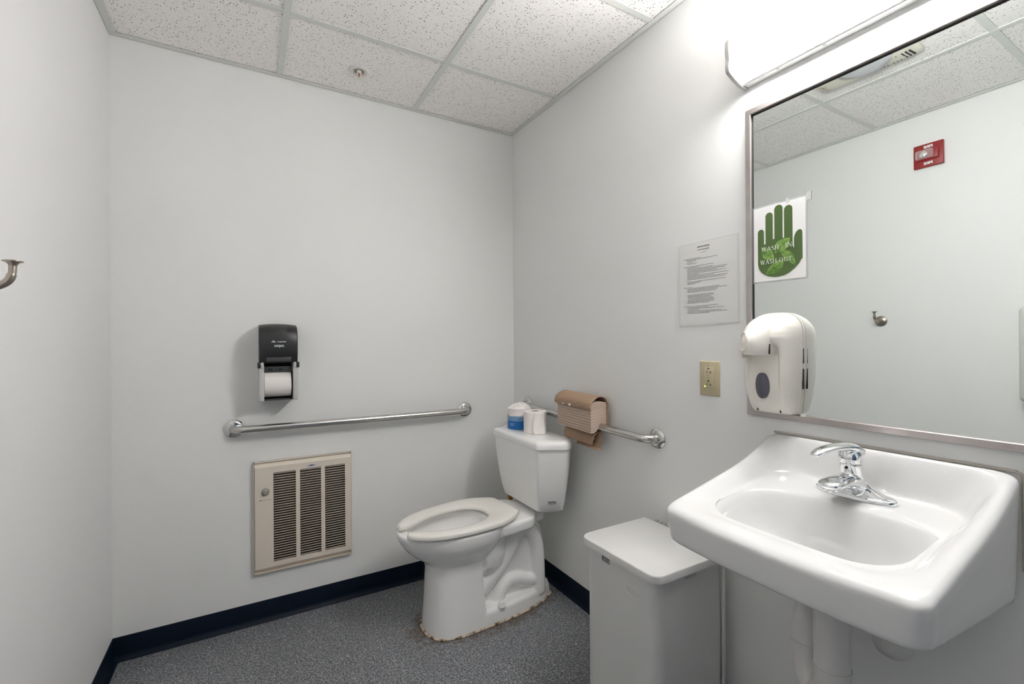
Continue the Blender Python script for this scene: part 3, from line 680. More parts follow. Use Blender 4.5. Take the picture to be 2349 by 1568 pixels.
# wrapper: arched band over the top, back, and loose flap below
def sheet(path, y0f, y1f, name, ny=14, wob=.0012, thick=.0009):
    path = curve_pts(path, 6); vs, fs = [], []
    for i, p in enumerate(path):
        for j in range(ny+1):
            t_ = j/ny; y = y0f(i/len(path))*(1-t_)+y1f(i/len(path))*t_
            vs.append((p.x+wob*sin(j*1.9+i*.7), y, p.y+wob*.6*sin(j*2.7+i)+(y-1.57)*.0295))
    for i in range(len(path)-1):
        for j in range(ny): a = i*(ny+1)+j; fs.append((a, a+1, a+ny+2, a+ny+1))
    o = mk(name, vs, fs, m_kraft, pt, ang=70); s_ = o.modifiers.new('s', 'SOLIDIFY'); s_.thickness = thick; return o
sheet([(1.199, .930), (1.200, .942), (1.204, .956), (1.214, .968), (1.230, .978), (1.250, .984), (1.272, .980), (1.287, .966), (1.2935, .948), (1.294, .91), (1.294, .86)], lambda t_: 1.450, lambda t_: 1.699+.004*sin(t_*9), 'wrapper_band')
sheet([(1.294, .86), (1.290, .845), (1.280, .838), (1.262, .832), (1.244, .822), (1.236, .805), (1.234, .779)], lambda t_: 1.460+.02*t_, lambda t_: 1.683-.005*t_, 'wrapper_flap', wob=.0016)
sheet([(1.262, .832), (1.258, .810), (1.256, .790), (1.250, .772), (1.240, .763)], lambda t_: 1.452-.006*t_, lambda t_: 1.64-.05*t_, 'torn_flap', wob=.002)
for yy, ww, hh in ((1.590, .013, .009), (1.638, .017, .005)):
    G().obox((1.1985, yy, .9365), (0.0008, 0, 0), (0, ww/2, 0), (0, 0, hh/2)).obj('wrapper_tear', m_paperw, pt, smooth=False)

# ------------------------------------------------------------------ toilet paper dispenser
td = root('toilet_paper_dispenser', (.105, D, .965), 'black and grey two-roll toilet paper dispenser on the back wall', 'dispenser')
DX0, DX1 = .033, .178
# cover: extruded curved profile with bowed front
def cover_ring(x, wide):
    yb = D-.001; pr = [(yb, 1.130), (D-.118, 1.128), (D-.128, 1.150), (D-.1325, 1.180), (D-.1325, 1.215), (D-.128, 1.245), (D-.118, 1.265), (D-.10, 1.279), (D-.07, 1.287), (yb, 1.290)]
    k = (x-DX0)/(DX1-DX0); bow = (1-(2*k-1)**2)
    return [Vector((x, y-(.006*bow if y < D-.05 else 0), z+(.006*bow if z > 1.26 else 0))) for y, z in pr]
rg = [cover_ring(DX0+(DX1-DX0)*k/16, 0) for k in range(17)]
for idx, sgn in ((0, 1), (16, -1)):
    c = sum(rg[idx], Vector())/len(rg[idx]); 
first = [v+(sum(rg[0], Vector())/10-v)*.03+Vector((-.002, 0, 0)) for v in rg[0]]
cv = G().loft(rg).obj('cover', m_black, td, ang=30)
bv = cv.modifiers.new('b', 'BEVEL'); bv.width = .004; bv.segments = 3; bv.limit_method = 'ANGLE'; bv.angle_limit = radians(40)
G().box((DX0-.001, D-.05, .968), (DX0+.003, D-.0005, 1.286), .001).obj('back_shell', m_grey, td)
G().box((DX0+.018, D-.012, .972), (DX1-.018, D-.0006, 1.13)).obj('inner_back', m_dark, td, smooth=False)
for x0, x1 in ((DX0-.001, DX0+.0185), (DX1-.0185, DX1+.001)):
    G().box((x0, D-.127, .969), (x1, D-.0006, 1.128), .006, 3).obj('side_rail', m_grey, td)
    G().box((x0+(.0 if x0 < .1 else .002)+.008*(x0 < .1), D-.133, 1.108), (x0+(.0 if x0 < .1 else .002)+.008*(x0 < .1)+.010, D-.11, 1.131), .003).obj('rail_tip', m_grey, td)
for x0 in (DX0-.006, DX1-.005):
    G().box((x0, D-.132, 1.107), (x0+.011, D-.108, 1.131), .003).obj('hinge_block', m_black, td)
G().box((DX0+.018, D-.10, .969), (DX1-.018, D-.001, .9745), .001).obj('bottom_bar', m_smoke, td)
G().box((DX0+.019, D-.092, 1.088), (DX1-.019, D-.086, 1.112), .001).box((DX0+.019, D-.09, 1.088), (DX1-.019, D-.012, 1.091)).obj('crossbar', m_smoke, td)
for x in (.076, .114): G().box((x-.009, D-.0935, 1.094), (x+.009, D-.0915, 1.104), .0005).obj('crossbar_slot', m_dark, td)
G().lathe([(.0035, 0), (.0035, .001), (0, .001)], (.0955, D-.0918, 1.099), (0, -1, 0), 14).obj('crossbar_hole', m_dark, td)
G().box((.060, D-.1345, 1.134), (.152, D-.125, 1.151), .001).obj('smoked_window', m_smoke, td)
ly = D-.1392
text('printed_word', 'compact.', .0125, (.1075, ly, 1.195), (1, 0, 0), (0, 0, 1), m_white, td, .0, .60, bold=.0002)
text('printed_maker', 'Georgia-Pacific', .0042, (.1165, ly, 1.2145), (1, 0, 0), (0, 0, 1), m_white, td, .0, .93, bold=.0002)
fr = ((.086, ly, 1.2135), (1, 0, 0), (0, 0, 1), (0, -1, 0))
G().slab([(-.0095, 0), (-.0055, .0022), (-.0035, .0022), (-.0048, 0)], 0, .0003, fr).slab([(-.006, .0028), (0, .009), (.0055, .0032), (.0045, .0022), (0, .0066), (-.0040, .0028)], 0, .0003, fr).slab([(.0095, 0), (.0055, .003), (.0035, .003), (.0045, 0)], 0, .0003, fr).slab([(-.0035, 0), (-.0018, .0030), (.0022, .0030), (.0030, 0)], 0, .0003, fr).obj('printed_mark', m_white, td, smooth=False)
dr2 = roll((.0515, D-.066, 1.036), .0545, .1025, 'white toilet paper roll inside the black wall dispenser', axis=(1, 0, 0))
g = G(); pth = []
G().tube([(.0505, D-.066, 1.036), (.155, D-.066, 1.036)], .012, 16).obj('spindle', m_black, td)

# ------------------------------------------------------------------ wall heater
he = root('wall_heater', (.215, D, .215), 'beige metal wall heater with three louvred columns low on the back wall', 'heater')
HX0, HX1, HZ0, HZ1 = .011, .415, .216, .697
yf = D-.024
# flange frame against the wall
G().box((HX0, D-.006, HZ0), (HX1, D-.0004, HZ1), .001).obj('wall_flange', m_beige, he, smooth=False)
g = G().box((HX0, D-.020, HZ0), (HX0+.003, D-.0004, HZ1)).box((HX1-.003, D-.020, HZ0), (HX1, D-.0004, HZ1)).box((HX0, D-.020, HZ1-.003), (HX1, D-.0004, HZ1)).box((HX0, D-.020, HZ0), (HX1, D-.0004, HZ0+.003))
g.obj('rim', m_beige, he, smooth=False)
cols = [(.0865, .1755), (.1925, .2800), (.2965, .3845)]; LZ0, LZ1 = .2585, .6455
def fbox(x0, z0, x1, z1): return (x0, yf, z0), (x1, yf+.0016, z1)
g = G(); FX0, FX1, FZ0, FZ1 = HX0+.004, HX1-.004, HZ0+.022, HZ1-.024
g.box(*fbox(FX0, FZ0, FX1, LZ0)).box(*fbox(FX0, LZ1, FX1, FZ1)).box(*fbox(FX0, LZ0, cols[0][0], LZ1)).box(*fbox(cols[0][1], LZ0, cols[1][0], LZ1)).box(*fbox(cols[1][1], LZ0, cols[2][0], LZ1)).box(*fbox(cols[2][1], LZ0, FX1, LZ1))
# sloped folded edges top / bottom / sides
def quad(a, b_, c, d): g.loft([[Vector(p) for p in (a, b_, c, d)], [Vector(p)+Vector((0, .0014, 0)) for p in (a, b_, c, d)]])
quad((FX0, yf, FZ1), (FX1, yf, FZ1), (FX1, D-.010, HZ1-.004), (FX0, D-.010, HZ1-.004))
quad((FX0, yf, FZ0), (FX1, yf, FZ0), (FX1, yf+.004, FZ0-.006), (FX0, yf+.004, FZ0-.006))
quad((FX0, D-.018, FZ0-.006), (FX1, D-.018, FZ0-.006), (FX1, D-.008, HZ0+.004), (FX0, D-.008, HZ0+.004))
g.box((FX0, yf, FZ0), (FX0+.0015, D-.005, FZ1)).box((FX1-.0015, yf, FZ0), (FX1, D-.005, FZ1))
g.obj('front_panel', m_beige, he, smooth=False)
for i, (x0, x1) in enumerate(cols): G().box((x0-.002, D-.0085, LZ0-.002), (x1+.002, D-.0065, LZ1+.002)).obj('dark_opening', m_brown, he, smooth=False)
NL = 36; pitch = (LZ1-LZ0)/NL; first = None
for (x0, x1) in cols:
    for i in range(NL):
        zc_ = LZ0+pitch*(i+.5)
        if first is None:
            first = G().obox((0, 0, 0), ((x1-x0)/2, 0, 0), (0, -.0044, .0030), (0, .0004, .0006)).obj('louver', m_beige, he, smooth=False)
            ob = first
        else:
            ob = first.copy(); COL.objects.link(ob); ob.parent = he
        ob.location = Vector(((x0+x1)/2, yf+.0046, zc_-.0008))
        ob.location.xyz -= 0*ORG[he.name]
# louver mesh was built relative to root origin: shift so that location gives the world place
for v in first.data.vertices: v.co += ORG[he.name]
for ob in he.children:
    if ob.name.startswith('louver'): ob.location -= ORG[he.name]
kc = (.056, yf, .567)
kn = G().lathe([(.0125, 0), (.0125, .003), (.0085, .006), (.0082, .013), (.0070, .0145), (0, .0145)], kc, (0, -1, 0), 32).obj('knob', m_knob, he)
gg = G()
for k in range(12):
    a = 2*pi*k/12; dx, dz = cos(a), sin(a)
    gg.obox((kc[0]+dx*.0155, yf-.001, kc[2]+dz*.0155), (dx*.0022, 0, dz*.0022), (-dz*.0009, 0, dx*.0009), (0, .001, 0))
gg.lathe([(.0145, 0), (.0145, .0012), (0, .0012)], kc, (0, -1, 0), 32)
gg.obj('dial_ring', m_knob, he, smooth=False)
G().box((.033, yf-.0004, .5305), (.041, yf, .5335)).obj('printed_mark', m_ink, he, smooth=False)
g = G()
for k in range(9): g.box((.043+k*.0042, yf-.0003, .531), (.0455+k*.0042, yf, .5332))
g.obj('printed_mark', mat('faded_ink', (.2, .2, .19), .5), he, smooth=False)
bd = G().box((.2185, yf-.0008, .6515), (.2625, yf, .6640), .0003).obj('badge', mat('badge_white', (.62, .63, .66), .3), he)
text('badge_print', 'MARLEY', .0042, (.241, yf-.0009, .6555), (1, 0, 0), (0, 0, 1), m_ink, he, .0003, 1.25, bold=.0004)
G().slab([(-.007, 0), (0, -.004), (.007, 0), (0, .004)], 0, .0004, ((.2405, yf-.0009, .6577), *BW)).obj('badge_mark', m_ink, he, smooth=False)

# ------------------------------------------------------------------ trash can
CX0, CX1, CY0, CY1, CZ = .957, 1.262, .885, 1.222, .560
tc = root('trash_can', (1.11, 1.05, 0), 'tall light grey metal step-on trash can with white lid beside the sink', 'trash can')
def crect(z, ins, rf=.045, rb_=.008):
    x0, x1, y0, y1 = CX0+ins, CX1-ins, CY0+ins, CY1-ins
    rp = rpoly([(x0, y0), (x1, y0), (x1, y1), (x0, y1)], [rf, rb_, rb_, rf], 8); return [Vector((p.x, p.y, z)) for p in rp]
G().loft([crect(.012, .016), crect(.0135, .013), crect(CZ-.012, .013)]).obj('body', m_can, tc, ang=30)
G().loft([crect(0, .007), crect(.012, .006), crect(.013, .012)]).obj('foot_ring', m_black, tc, ang=30)
G().loft([crect(CZ-.023, .0012), crect(CZ-.023, 0), crect(CZ-.004, 0), crect(CZ-.0015, .0012), crect(CZ, .0035)]).obj('lid', m_lid, tc, ang=30)
# back flange with hinge
G().box((CX1-.016, CY0+.0035, .02), (CX1-.004, CY0+.0085, CZ-.035), .001).obj('back_flange', m_can, tc)
g = G().box((CX1-.002, CY0+.045, CZ-.020), (CX1+.010, CY1-.045, CZ-.016))
g.obj('hinge_plate', m_steel, tc)
for k in range(14):
    y = CY0+.055+k*.0176
    G().tube([(CX1+.007, y-.0058, CZ+.002), (CX1+.007, y+.0058, CZ+.002)], .0038, 10).obj('hinge_knuckle', m_steel, tc)
G().box((CX1-.001, CY0+.05, CZ-.016), (CX1+.004, CY1-.05, CZ-.003), .0008).obj('hinge_leaf', m_can, tc)
G().box((CX0-.03, 1.0, .008), (CX0+.012, 1.11, .02), .004).obj('foot_pedal', m_black, tc)
st = G().box((CX0+.0120, 1.085, CZ-.048), (CX0+.0132, 1.120, CZ-.020)).obj('sticker', mat('sticker_grey', (.36, .36, .36), .4), tc, smooth=False)
g = G()
for k, (a, b_, z) in enumerate(((1.087, 1.112, CZ-.0465), (1.090, 1.104, CZ-.041), (1.088, 1.110, CZ-.0365), (1.087, 1.098, CZ-.032), (1.103, 1.111, CZ-.033))): g.box((CX0+.0114, a, z), (CX0+.0121, b_, z+.0016))
g.box((CX0+.0114, 1.1135, CZ-.045), (CX0+.0121, 1.119, CZ-.024)); g.obj('sticker_print', m_ink, tc, smooth=False)
g = G().box((1.088, CY0+.0122, CZ-.042), (1.135, CY0+.0132, CZ-.022)); g.obj('sticker', mat('sticker_pale', (.48, .48, .47), .4), tc, smooth=False)
# embossed oval maker mark on the left face
g = G(); ec = Vector((CX0+.0128, .985, CZ-.088))
for sx_ in (1, -1):
    g.tube(curve_pts([ec+Vector((0, .034, sx_*.004)), ec+Vector((0, .017, sx_*.0125)), ec+Vector((0, 0, sx_*.015)), ec+Vector((0, -.017, sx_*.0125)), ec+Vector((0, -.034, sx_*.004))], 5), .0011, 8)
for yy in (.034, -.034): g.tube([ec+Vector((0, yy, .004)), ec+Vector((0, yy, -.004))], .0011, 8)
g.obj('embossed_mark', m_can, tc)
text('embossed_word', 'Rubbermaid', .0085, ec+Vector((0, 0, -.0045)), (0, -1, 0), (0, 0, 1), m_can, tc, .0008, .95)

# ------------------------------------------------------------------ soap dispenser
so_ = root('soap_dispenser', (1.30, .757, 1.004), 'cream plastic soap dispenser with grey oval window on the mirror corner', 'soap dispenser')
SXB_ = E-.0068; SYC = .748
def dsec(z, xf, hw, n_=3.0, seg=64, shift=0.0, rec=False):
    o_ = []
    for k in range(seg):                      # superellipse front, flat back
        th = pi*k/(seg-1); c, s_ = cos(th), sin(th)
        yy = math.copysign(abs(c)**(2/n_), c)*hw; xx = (abs(s_)**(2/n_))
        px_ = SXB_-.010-(SXB_-.010-xf)*xx
        if rec:
            a_ = sstep((.052-abs(yy))/.016)*sstep((z-1.022)/.045)*sstep((1.205-z)/.02)
            px_ += a_*(.006+.016*sstep((z-1.05)/.12))
        o_.append(Vector((px_, SYC+shift+yy, z)))
    return o_
SP = [(1.0045, 1.272, .050, 4), (1.006, 1.262, .056, 4), (1.012, 1.253, .059, 4), (1.03, 1.240, .061, 4), (1.06, 1.226, .064, 3.8), (1.10, 1.217, .0665, 3.6), (1.14, 1.213, .068, 3.4), (1.17, 1.210, .0690, 3.2), (1.195, 1.203, .069, 3), (1.215, 1.196, .069, 2.8),
        (1.230, 1.198, .0685, 2.6), (1.245, 1.206, .066, 2.5), (1.258, 1.219, .061, 2.4), (1.268, 1.233, .054, 2.3), (1.276, 1.249, .045, 2.2), (1.2815, 1.266, .035, 2.2), (1.285, 1.285, .022, 2.2)]
secs = []
for p_, q_ in zip(SP, SP[1:]):
    for k in range(4): secs.append(tuple(p_[j]+(q_[j]-p_[j])*k/4 for j in range(4)))
secs.append(SP[-1])
G().loft([dsec(*s_, rec=True) for s_ in secs]).obj('cover', m_soap, so_, ang=60)
# back plate
bs = [(x+.0, hw+.0025) for _, x, hw, _n in secs]
g = G().loft([[Vector((SXB_-d_, SYC+yy*(1), z)) for z, yy in [(s[0], s[2]+.002) for s in secs]+[(s[0], -s[2]-.002) for s in secs[::-1]]] for d_ in (.0003, .0075)])
g.obj('back_plate', m_soap, so_, ang=50)
g = G()
for a, b_ in ((1.075, 1.13), (1.145, 1.185)): g.box((SXB_-.0102, SYC-.0705, a), (SXB_-.0072, SYC-.066, b_))
g.obj('seam_gap', m_brown, so_, smooth=False)
# front bulge frame around window: raised lip + recessed belly
G().lathe([(.0, 0), (.0, .001)], (1.3, SYC, 1.08)).v
lipz = [(1.035, .022), (1.05, .036), (1.08, .046), (1.12, .049), (1.15, .046), (1.168, .040)]
# window (oval) on the front face
wc = Vector((1.2270, SYC+.002, 1.083))
def ovalw(a, b_, dx): return [Vector((wc.x+dx-.0010+ .0035*abs(cos(t_))**2*(a/.019)+ (wc.z+b_*sin(t_)-1.083)*-.04, wc.y+a*cos(t_), wc.z+b_*sin(t_))) for t_ in [2*pi*k/40 for k in range(40)]]
G().loft([ovalw(.0200, .0355, .006), ovalw(.0200, .0355, -.0008), ovalw(.0185, .034, -.0020), ovalw(.006, .010, -.0030)]).obj('window', m_tint, so_, ang=50, label='smoky grey oval window')
# push hood
def hsec(z, xf, hw, n_=2.6): 
    return dsec(z, xf, hw, n_, 40, .0)
hs = [(1.168, 1.165, .034, 2.6), (1.1695, 1.158, .0385, 2.6), (1.18, 1.154, .0405, 2.6), (1.20, 1.152, .0415, 2.6), (1.215, 1.155, .0425, 2.5), (1.228, 1.164, .044, 2.4), (1.240, 1.178, .046, 2.3), (1.252, 1.198, .047, 2.2), (1.262, 1.218, .046, 2.2), (1.270, 1.236, .042, 2.2), (1.276, 1.252, .034, 2.2)]
hd = G().loft([hsec(*s) for s in hs]).obj('push_hood', m_soap, so_, ang=60)
ms = hd.modifiers.new('sm', 'SMOOTH'); ms.iterations = 2
# raised loop on the hood front and little wing at its left foot
lc = Vector((1.1530, SYC, 1.205)); ring_ = [lc+Vector((.147*(1-(1-min(.98, abs(.013+.016*cos(a))/.0415)**2.6)**(1/2.6))+(.010*max(0, sin(a))**3), .013+.016*cos(a), .025*sin(a))) for a in [2*pi*k/28 for k in range(28)]]
rg = []
for i, p in enumerate(ring_):
    tn = (ring_[(i+1) % 28]-ring_[i-1]).normalized(); n1 = Vector((1, 0, 0)); n2 = tn.cross(n1).normalized()
    rg.append([p+n1*(.0022*cos(a))+n2*(.0028*sin(a)) for a in [2*pi*j/10 for j in range(10)]])
G().loft(rg, close=True).obj('hood_loop', m_soap, so_)
text('embossed_push', 'PUSH', .008, (1.1535, SYC+.012, 1.194), (0, -1, 0), (0, 0, 1), m_soap, hd, .001, .8)
G().loft([[Vector((1.166, SYC+.029, z_)), Vector((1.225, SYC+.046, z_)), Vector((1.225, SYC+.040, z_)), Vector((1.170, SYC+.022, z_))] for z_ in (1.160, 1.190)]).obj('hood_wing', m_soap, so_)
G().box((1.2000, SYC-.0365, 1.171), (1.2030, SYC-.0335, 1.198)).obj('hood_slot', m_brown, so_, smooth=False)
for yy in (.030, -.034):
    G().box((1.2505, SYC+yy-.0012, 1.010), (1.2555, SYC+yy+.0012, 1.0195)).box((1.2495, SYC+yy-.0012, 1.0185), (1.2545, SYC+yy+.0045, 1.0202)).obj('latch_slot', m_brown, so_, smooth=False)
G().box((SXB_-.009, SYC-.0735, 1.0), (SXB_-.0005, SYC-.06, 1.004)).obj('latch_tab', m_soap, so_)

# ------------------------------------------------------------------ hand poster on the mirror
ps = root('hand_poster', (1.308, .75, 1.38), 'laminated poster of a green hand with leaves taped to the mirror', 'poster')
PX = E-.0068
fr = ((PX, .822, 0), *RW)
G().slab([(-.003, 1.3765), (-.003, 1.6015), (.1525, 1.6015), (.1515, 1.3745)], .0002, .0006, fr).obj('laminate_edge', m_lam, ps, smooth=False)
G().slab([(.0015, 1.3805), (.0015, 1.5975), (.1475, 1.5975), (.1475, 1.379)], .0007, .0011, fr).obj('paper_sheet', m_paperw, ps, smooth=False)
def finger(x0, x1, zb_, zt, zb2=None):
    r_ = (x1-x0)/2; c = (x0+x1)/2
    return [(x0, zb_), (x0, zt-r_)]+[(c-r_*cos(a), zt-r_+r_*sin(a)) for a in [pi*k/12 for k in range(1, 12)]]+[(x1, zt-r_), (x1, zb_ if zb2 is None else zb2)]
g = G()
for x0, x1, b0, t0 in ((.0135, .0320, 1.45, 1.5335), (.0368, .0578, 1.45, 1.5780), (.0625, .0860, 1.45, 1.5935), (.0900, .1130, 1.45, 1.5860)):
    g.slab(finger(x0, x1, b0, t0), .0011, .0014, fr)
g.slab([(.1165, 1.45), (.1165, 1.490), (.1185, 1.499), (.123, 1.507), (.129, 1.5115), (.134, 1.5115), (.138, 1.508), (.139, 1.500), (.139, 1.43)], .0011, .0014, fr)
g.slab([(.0135, 1.488), (.0135, 1.43), (.0165, 1.418), (.0225, 1.408), (.032, 1.400), (.045, 1.393), (.060, 1.3895), (.074, 1.3888), (.090, 1.391), (.104, 1.397), (.118, 1.407), (.130, 1.419), (.137, 1.431), (.139, 1.445), (.139, 1.462), (.1165, 1.463), (.113, 1.470), (.112, 1.494), (.0885, 1.497), (.0595, 1.499), (.0355, 1.488)], .0011, .00155, fr)
g.obj('printed_hand', m_green, ps, smooth=False)
def bez(p0, p1, p2, n_=10): return [((1-t_)**2*p0[0]+2*t_*(1-t_)*p1[0]+t_*t_*p2[0], (1-t_)**2*p0[1]+2*t_*(1-t_)*p1[1]+t_*t_*p2[1]) for t_ in [k/n_ for k in range(n_+1)]]
for (a, c1_, b_, c2_) in (((.064, 1.455), (.054, 1.500), (.106, 1.494), (.106, 1.455)), ((.079, 1.457), (.118, 1.472), (.121, 1.414), (.087, 1.436)), ((.087, 1.436), (.092, 1.395), (.037, 1.4005), (.050, 1.436)), ((.026, 1.478), (.060, 1.480), (.062, 1.440), (.018, 1.438))):
    up1 = bez(a, c1_, b_); dn = bez(b_, c2_, a)
    G().slab(up1+dn[1:-1], .0014, .0018, fr).obj('printed_leaf', m_leaf, ps, smooth=False)
    g = G(); mid = [((p[0]+q[0])/2, (p[1]+q[1])/2) for p, q in zip(up1, dn[::-1])]
    def line(p, q, w_):
        d_ = Vector((q[0]-p[0], q[1]-p[1])); 
        if d_.length < 1e-5: return
        n_ = Vector((-d_.y, d_.x)).normalized()*w_
        g.slab([(p[0]+n_.x, p[1]+n_.y), (q[0]+n_.x*.5, q[1]+n_.y*.5), (q[0]-n_.x*.5, q[1]-n_.y*.5), (p[0]-n_.x, p[1]-n_.y)], .0018, .0020, fr)
    for p, q in zip(mid, mid[1:]): line(p, q, .0005)
    for k in range(1, 9):
        e1 = up1[k+1]; e2 = dn[::-1][k+1]
        for e in (e1, e2): line(mid[k], (mid[k][0]+(e[0]-mid[k][0])*.8, mid[k][1]+(e[1]-mid[k][1])*.8), .0003)
    g.obj('leaf_veins', m_vein, ps, smooth=False)
# serif capitals, drawn as strokes (unit height)
TH, TN, SE = .14, .05, .04
def ser(x, y, w_=.34): return [(x-w_/2, y-SE/2+ (SE/2 if y < .5 else -SE/2)), (x+w_/2, y-SE/2+(SE/2 if y < .5 else -SE/2)), (x+w_/2, y+SE/2+(SE/2 if y < .5 else -SE/2)), (x-w_/2, y+SE/2+(SE/2 if y < .5 else -SE/2))]
def stk(x0, y0, x1, y1, w_): return [(x0-w_/2, y0), (x0+w_/2, y0), (x1+w_/2, y1), (x1-w_/2, y1)]
def ringpoly(cx, cy, a, b_, ta, tb_):
    out = []
    n_ = 20
    for k in range(n_):
        a0, a1 = 2*pi*k/n_, 2*pi*(k+1)/n_
        out.append([(cx+a*cos(a0), cy+b_*sin(a0)), (cx+a*cos(a1), cy+b_*sin(a1)), (cx+(a-ta)*cos(a1), cy+(b_-tb_)*sin(a1)), (cx+(a-ta)*cos(a0), cy+(b_-tb_)*sin(a0))])
    return out
def spoly():
    ctr = [(.50, .82), (.44, .93), (.29, .975), (.14, .92), (.10, .78), (.17, .64), (.32, .53), (.46, .42), (.52, .26), (.46, .10), (.30, .025), (.14, .07), (.07, .20)]
    out = []
    for i, (p, q) in enumerate(zip(ctr, ctr[1:])):
        w0 = TN+(TH-TN)*sin(pi*i/12)**2; w1 = TN+(TH-TN)*sin(pi*(i+1)/12)**2
        d_ = Vector((q[0]-p[0], q[1]-p[1])); n_ = Vector((-d_.y, d_.x)).normalized()
        out.append([(p[0]+n_.x*w0/2, p[1]+n_.y*w0/2), (q[0]+n_.x*w1/2, q[1]+n_.y*w1/2), (q[0]-n_.x*w1/2, q[1]-n_.y*w1/2), (p[0]-n_.x*w0/2, p[1]-n_.y*w0/2)])
    return out
GL = {
 'W': (1.08, [stk(.33, 0, .12, 1, TH), stk(.33, 0, .52, 1, TN), stk(.72, 0, .52, 1, TH), stk(.72, 0, .92, 1, TN), ser(.12, 1, .3), ser(.92, 1, .26), ser(.52, 1, .3)]),
 'A': (.84, [stk(.08, 0, .40, 1, TN), stk(.68, 0, .40, 1, TH), [(.18, .32), (.60, .32), (.60, .38), (.18, .38)], ser(.08, 0, .28), ser(.68, 0, .34)]),
 'S': (.64, spoly()),
 'H': (.88, [stk(.16, 0, .16, 1, TH), stk(.66, 0, .66, 1, TH), [(.16, .48), (.66, .48), (.66, .54), (.16, .54)], ser(.16, 0), ser(.16, 1), ser(.66, 0), ser(.66, 1)]),
 'I': (.44, [stk(.19, 0, .19, 1, TH), ser(.19, 0), ser(.19, 1)]),
 'N': (.90, [stk(.14, 0, .14, 1, TN), stk(.70, 0, .70, 1, TN), stk(.70, 0, .14, 1, TH), ser(.14, 0, .28), ser(.12, 1, .28), ser(.70, 1, .28)]),
 'O': (.90, ringpoly(.42, .5, .38, .51, TH*.9, TN)),
 'U': (.88, [stk(.17, .25, .17, 1, TH), stk(.68, .25, .68, 1, TN), ser(.17, 1), ser(.68, 1, .28)]+[q for q in ringpoly(.42, .28, .30, .29, .12, .07)[10:]]),
 'T': (.76, [stk(.36, 0, .36, 1, TH), ser(.36, 0), [(.03, .94), (.69, .94), (.69, 1), (.03, 1)], [(.03, .78), (.06, .78), (.09, .94), (.03, .94)], [(.66, .78), (.69, .78), (.69, .94), (.63, .94)]]),
 '-': (.40, [[(.04, .34), (.32, .34), (.32, .42), (.04, .42)]]), ' ': (.4, [])}
def serif(s, x, z, h_, wtot, fr, parent, z0, name='printed_word'):
    tot = sum(GL[c][0] for c in s); k = wtot/tot; g = G(); cx = x
    for c in s:
        for q in GL[c][1]: g.slab([(cx+p[0]*k, z+p[1]*h_) for p in q], z0, z0+.0002, fr)
        cx += GL[c][0]*k
    return g.obj(name, m_letter, parent, smooth=False)
serif('WASH', .0245, 1.4675, .0125, .052, fr, ps, .0021); serif('IN', .0925, 1.4685, .0125, .0205, fr, ps, .0021); serif('WASH-OUT', .0205, 1.4295, .0125, .092, fr, ps, .0021)
for (a, z, w_, h_) in ((.150, 1.585, .012, .024), (.095, 1.592, .010, .014)):
    G().slab([(a, z), (a+w_, z+.001), (a+w_, z+h_), (a, z+h_)], .0011, .0013, fr).obj('clear_tape', m_lam, ps, smooth=False)

# ------------------------------------------------------------------ notice on the wall
nc = root('wall_notice', (E, .986, 1.26), 'white printed notice page in a clear sleeve taped left of the mirror', 'notice')
fr = ((E, 1.099, 0), *RW)
nw = [(0, 1.2585), (0, 1.5395), (.224, 1.5415), (.2245, 1.2645)]
G().slab([(-.001, 1.2575), (-.001, 1.5405), (.225, 1.5425), (.2255, 1.2635)], .0008, .0016, fr).obj('sleeve', mat('sleeve_film', (.72, .72, .71), .15), nc, smooth=False)
G().slab([(.003, 1.2625), (.003, 1.5365), (.2195, 1.5385), (.2205, 1.2675)], .0017, .0021, fr).obj('paper_sheet', m_paper, nc, smooth=False)
G().slab([(.224-.012*sin(a), 1.392+.012*cos(a)) for a in [pi*k/14 for k in range(15)]], .0021, .0024, fr).obj('sleeve_notch', mat('notch', (.70, .70, .69), .3), nc, smooth=False)
P0 = Vector((E-.0024, 1.099, 0))
def nl(x, z): return P0+Vector((0, -x, z))
text('printed_title', 'ABINGTON HOSPITAL', .0036, nl(.098, 1.5225), (0, -1, 0), (0, 0, 1), m_ink, nc, 0, .95, bold=.0003)
text('printed_title', 'HAND HYGIENE GUIDELINES', .0030, nl(.098, 1.5125), (0, -1, 0), (0, 0, 1), m_ink, nc, 0, .85, bold=.0001)
text('printed_title', 'JANUARY, 2007', .0028, nl(.098, 1.5030), (0, -1, 0), (0, 0, 1), m_ink, nc, 0, .9)
random.seed(11)
g = G()
def tline(x, x1, z, h_=.0014):
    while x < x1:
        w_ = random.uniform(.0025, .010); w_ = min(w_, x1-x)
        if w_ > .001: g.slab([(x, z), (x+w_, z), (x+w_, z+h_), (x, z+h_)], .0022, .0023, fr)
        x += w_+.0013
rows_ = [(1.490, .018, .085), (1.486, .03, .150), (1.482, .034, .070), (1.4775, .034, .055), (1.473, .034, .072), (1.463, .018, .135), (1.459, .034, .078), (1.455, .034, .135), (1.451, .034, .185), (1.447, .034, .178), (1.443, .034, .148),
         (1.439, .034, .180), (1.435, .034, .080), (1.431, .034, .190), (1.427, .034, .138), (1.423, .034, .186), (1.419, .034, .180), (1.415, .034, .040), (1.411, .034, .180), (1.407, .034, .088), (1.403, .034, .066),
         (1.392, .018, .055), (1.388, .034, .158), (1.384, .034, .186), (1.380, .034, .152), (1.376, .034, .145), (1.366, .034, .135), (1.362, .034, .138), (1.358, .034, .125), (1.354, .036, .132), (1.350, .036, .138), (1.346, .034, .138), (1.342, .034, .138), (1.338, .034, .120),
         (1.327, .018, .152), (1.323, .034, .118), (1.319, .034, .175), (1.315, .034, .080), (1.311, .034, .166), (1.307, .034, .184), (1.303, .034, .120)]
for z, a, b_ in rows_: tline(a, b_, z-.002)
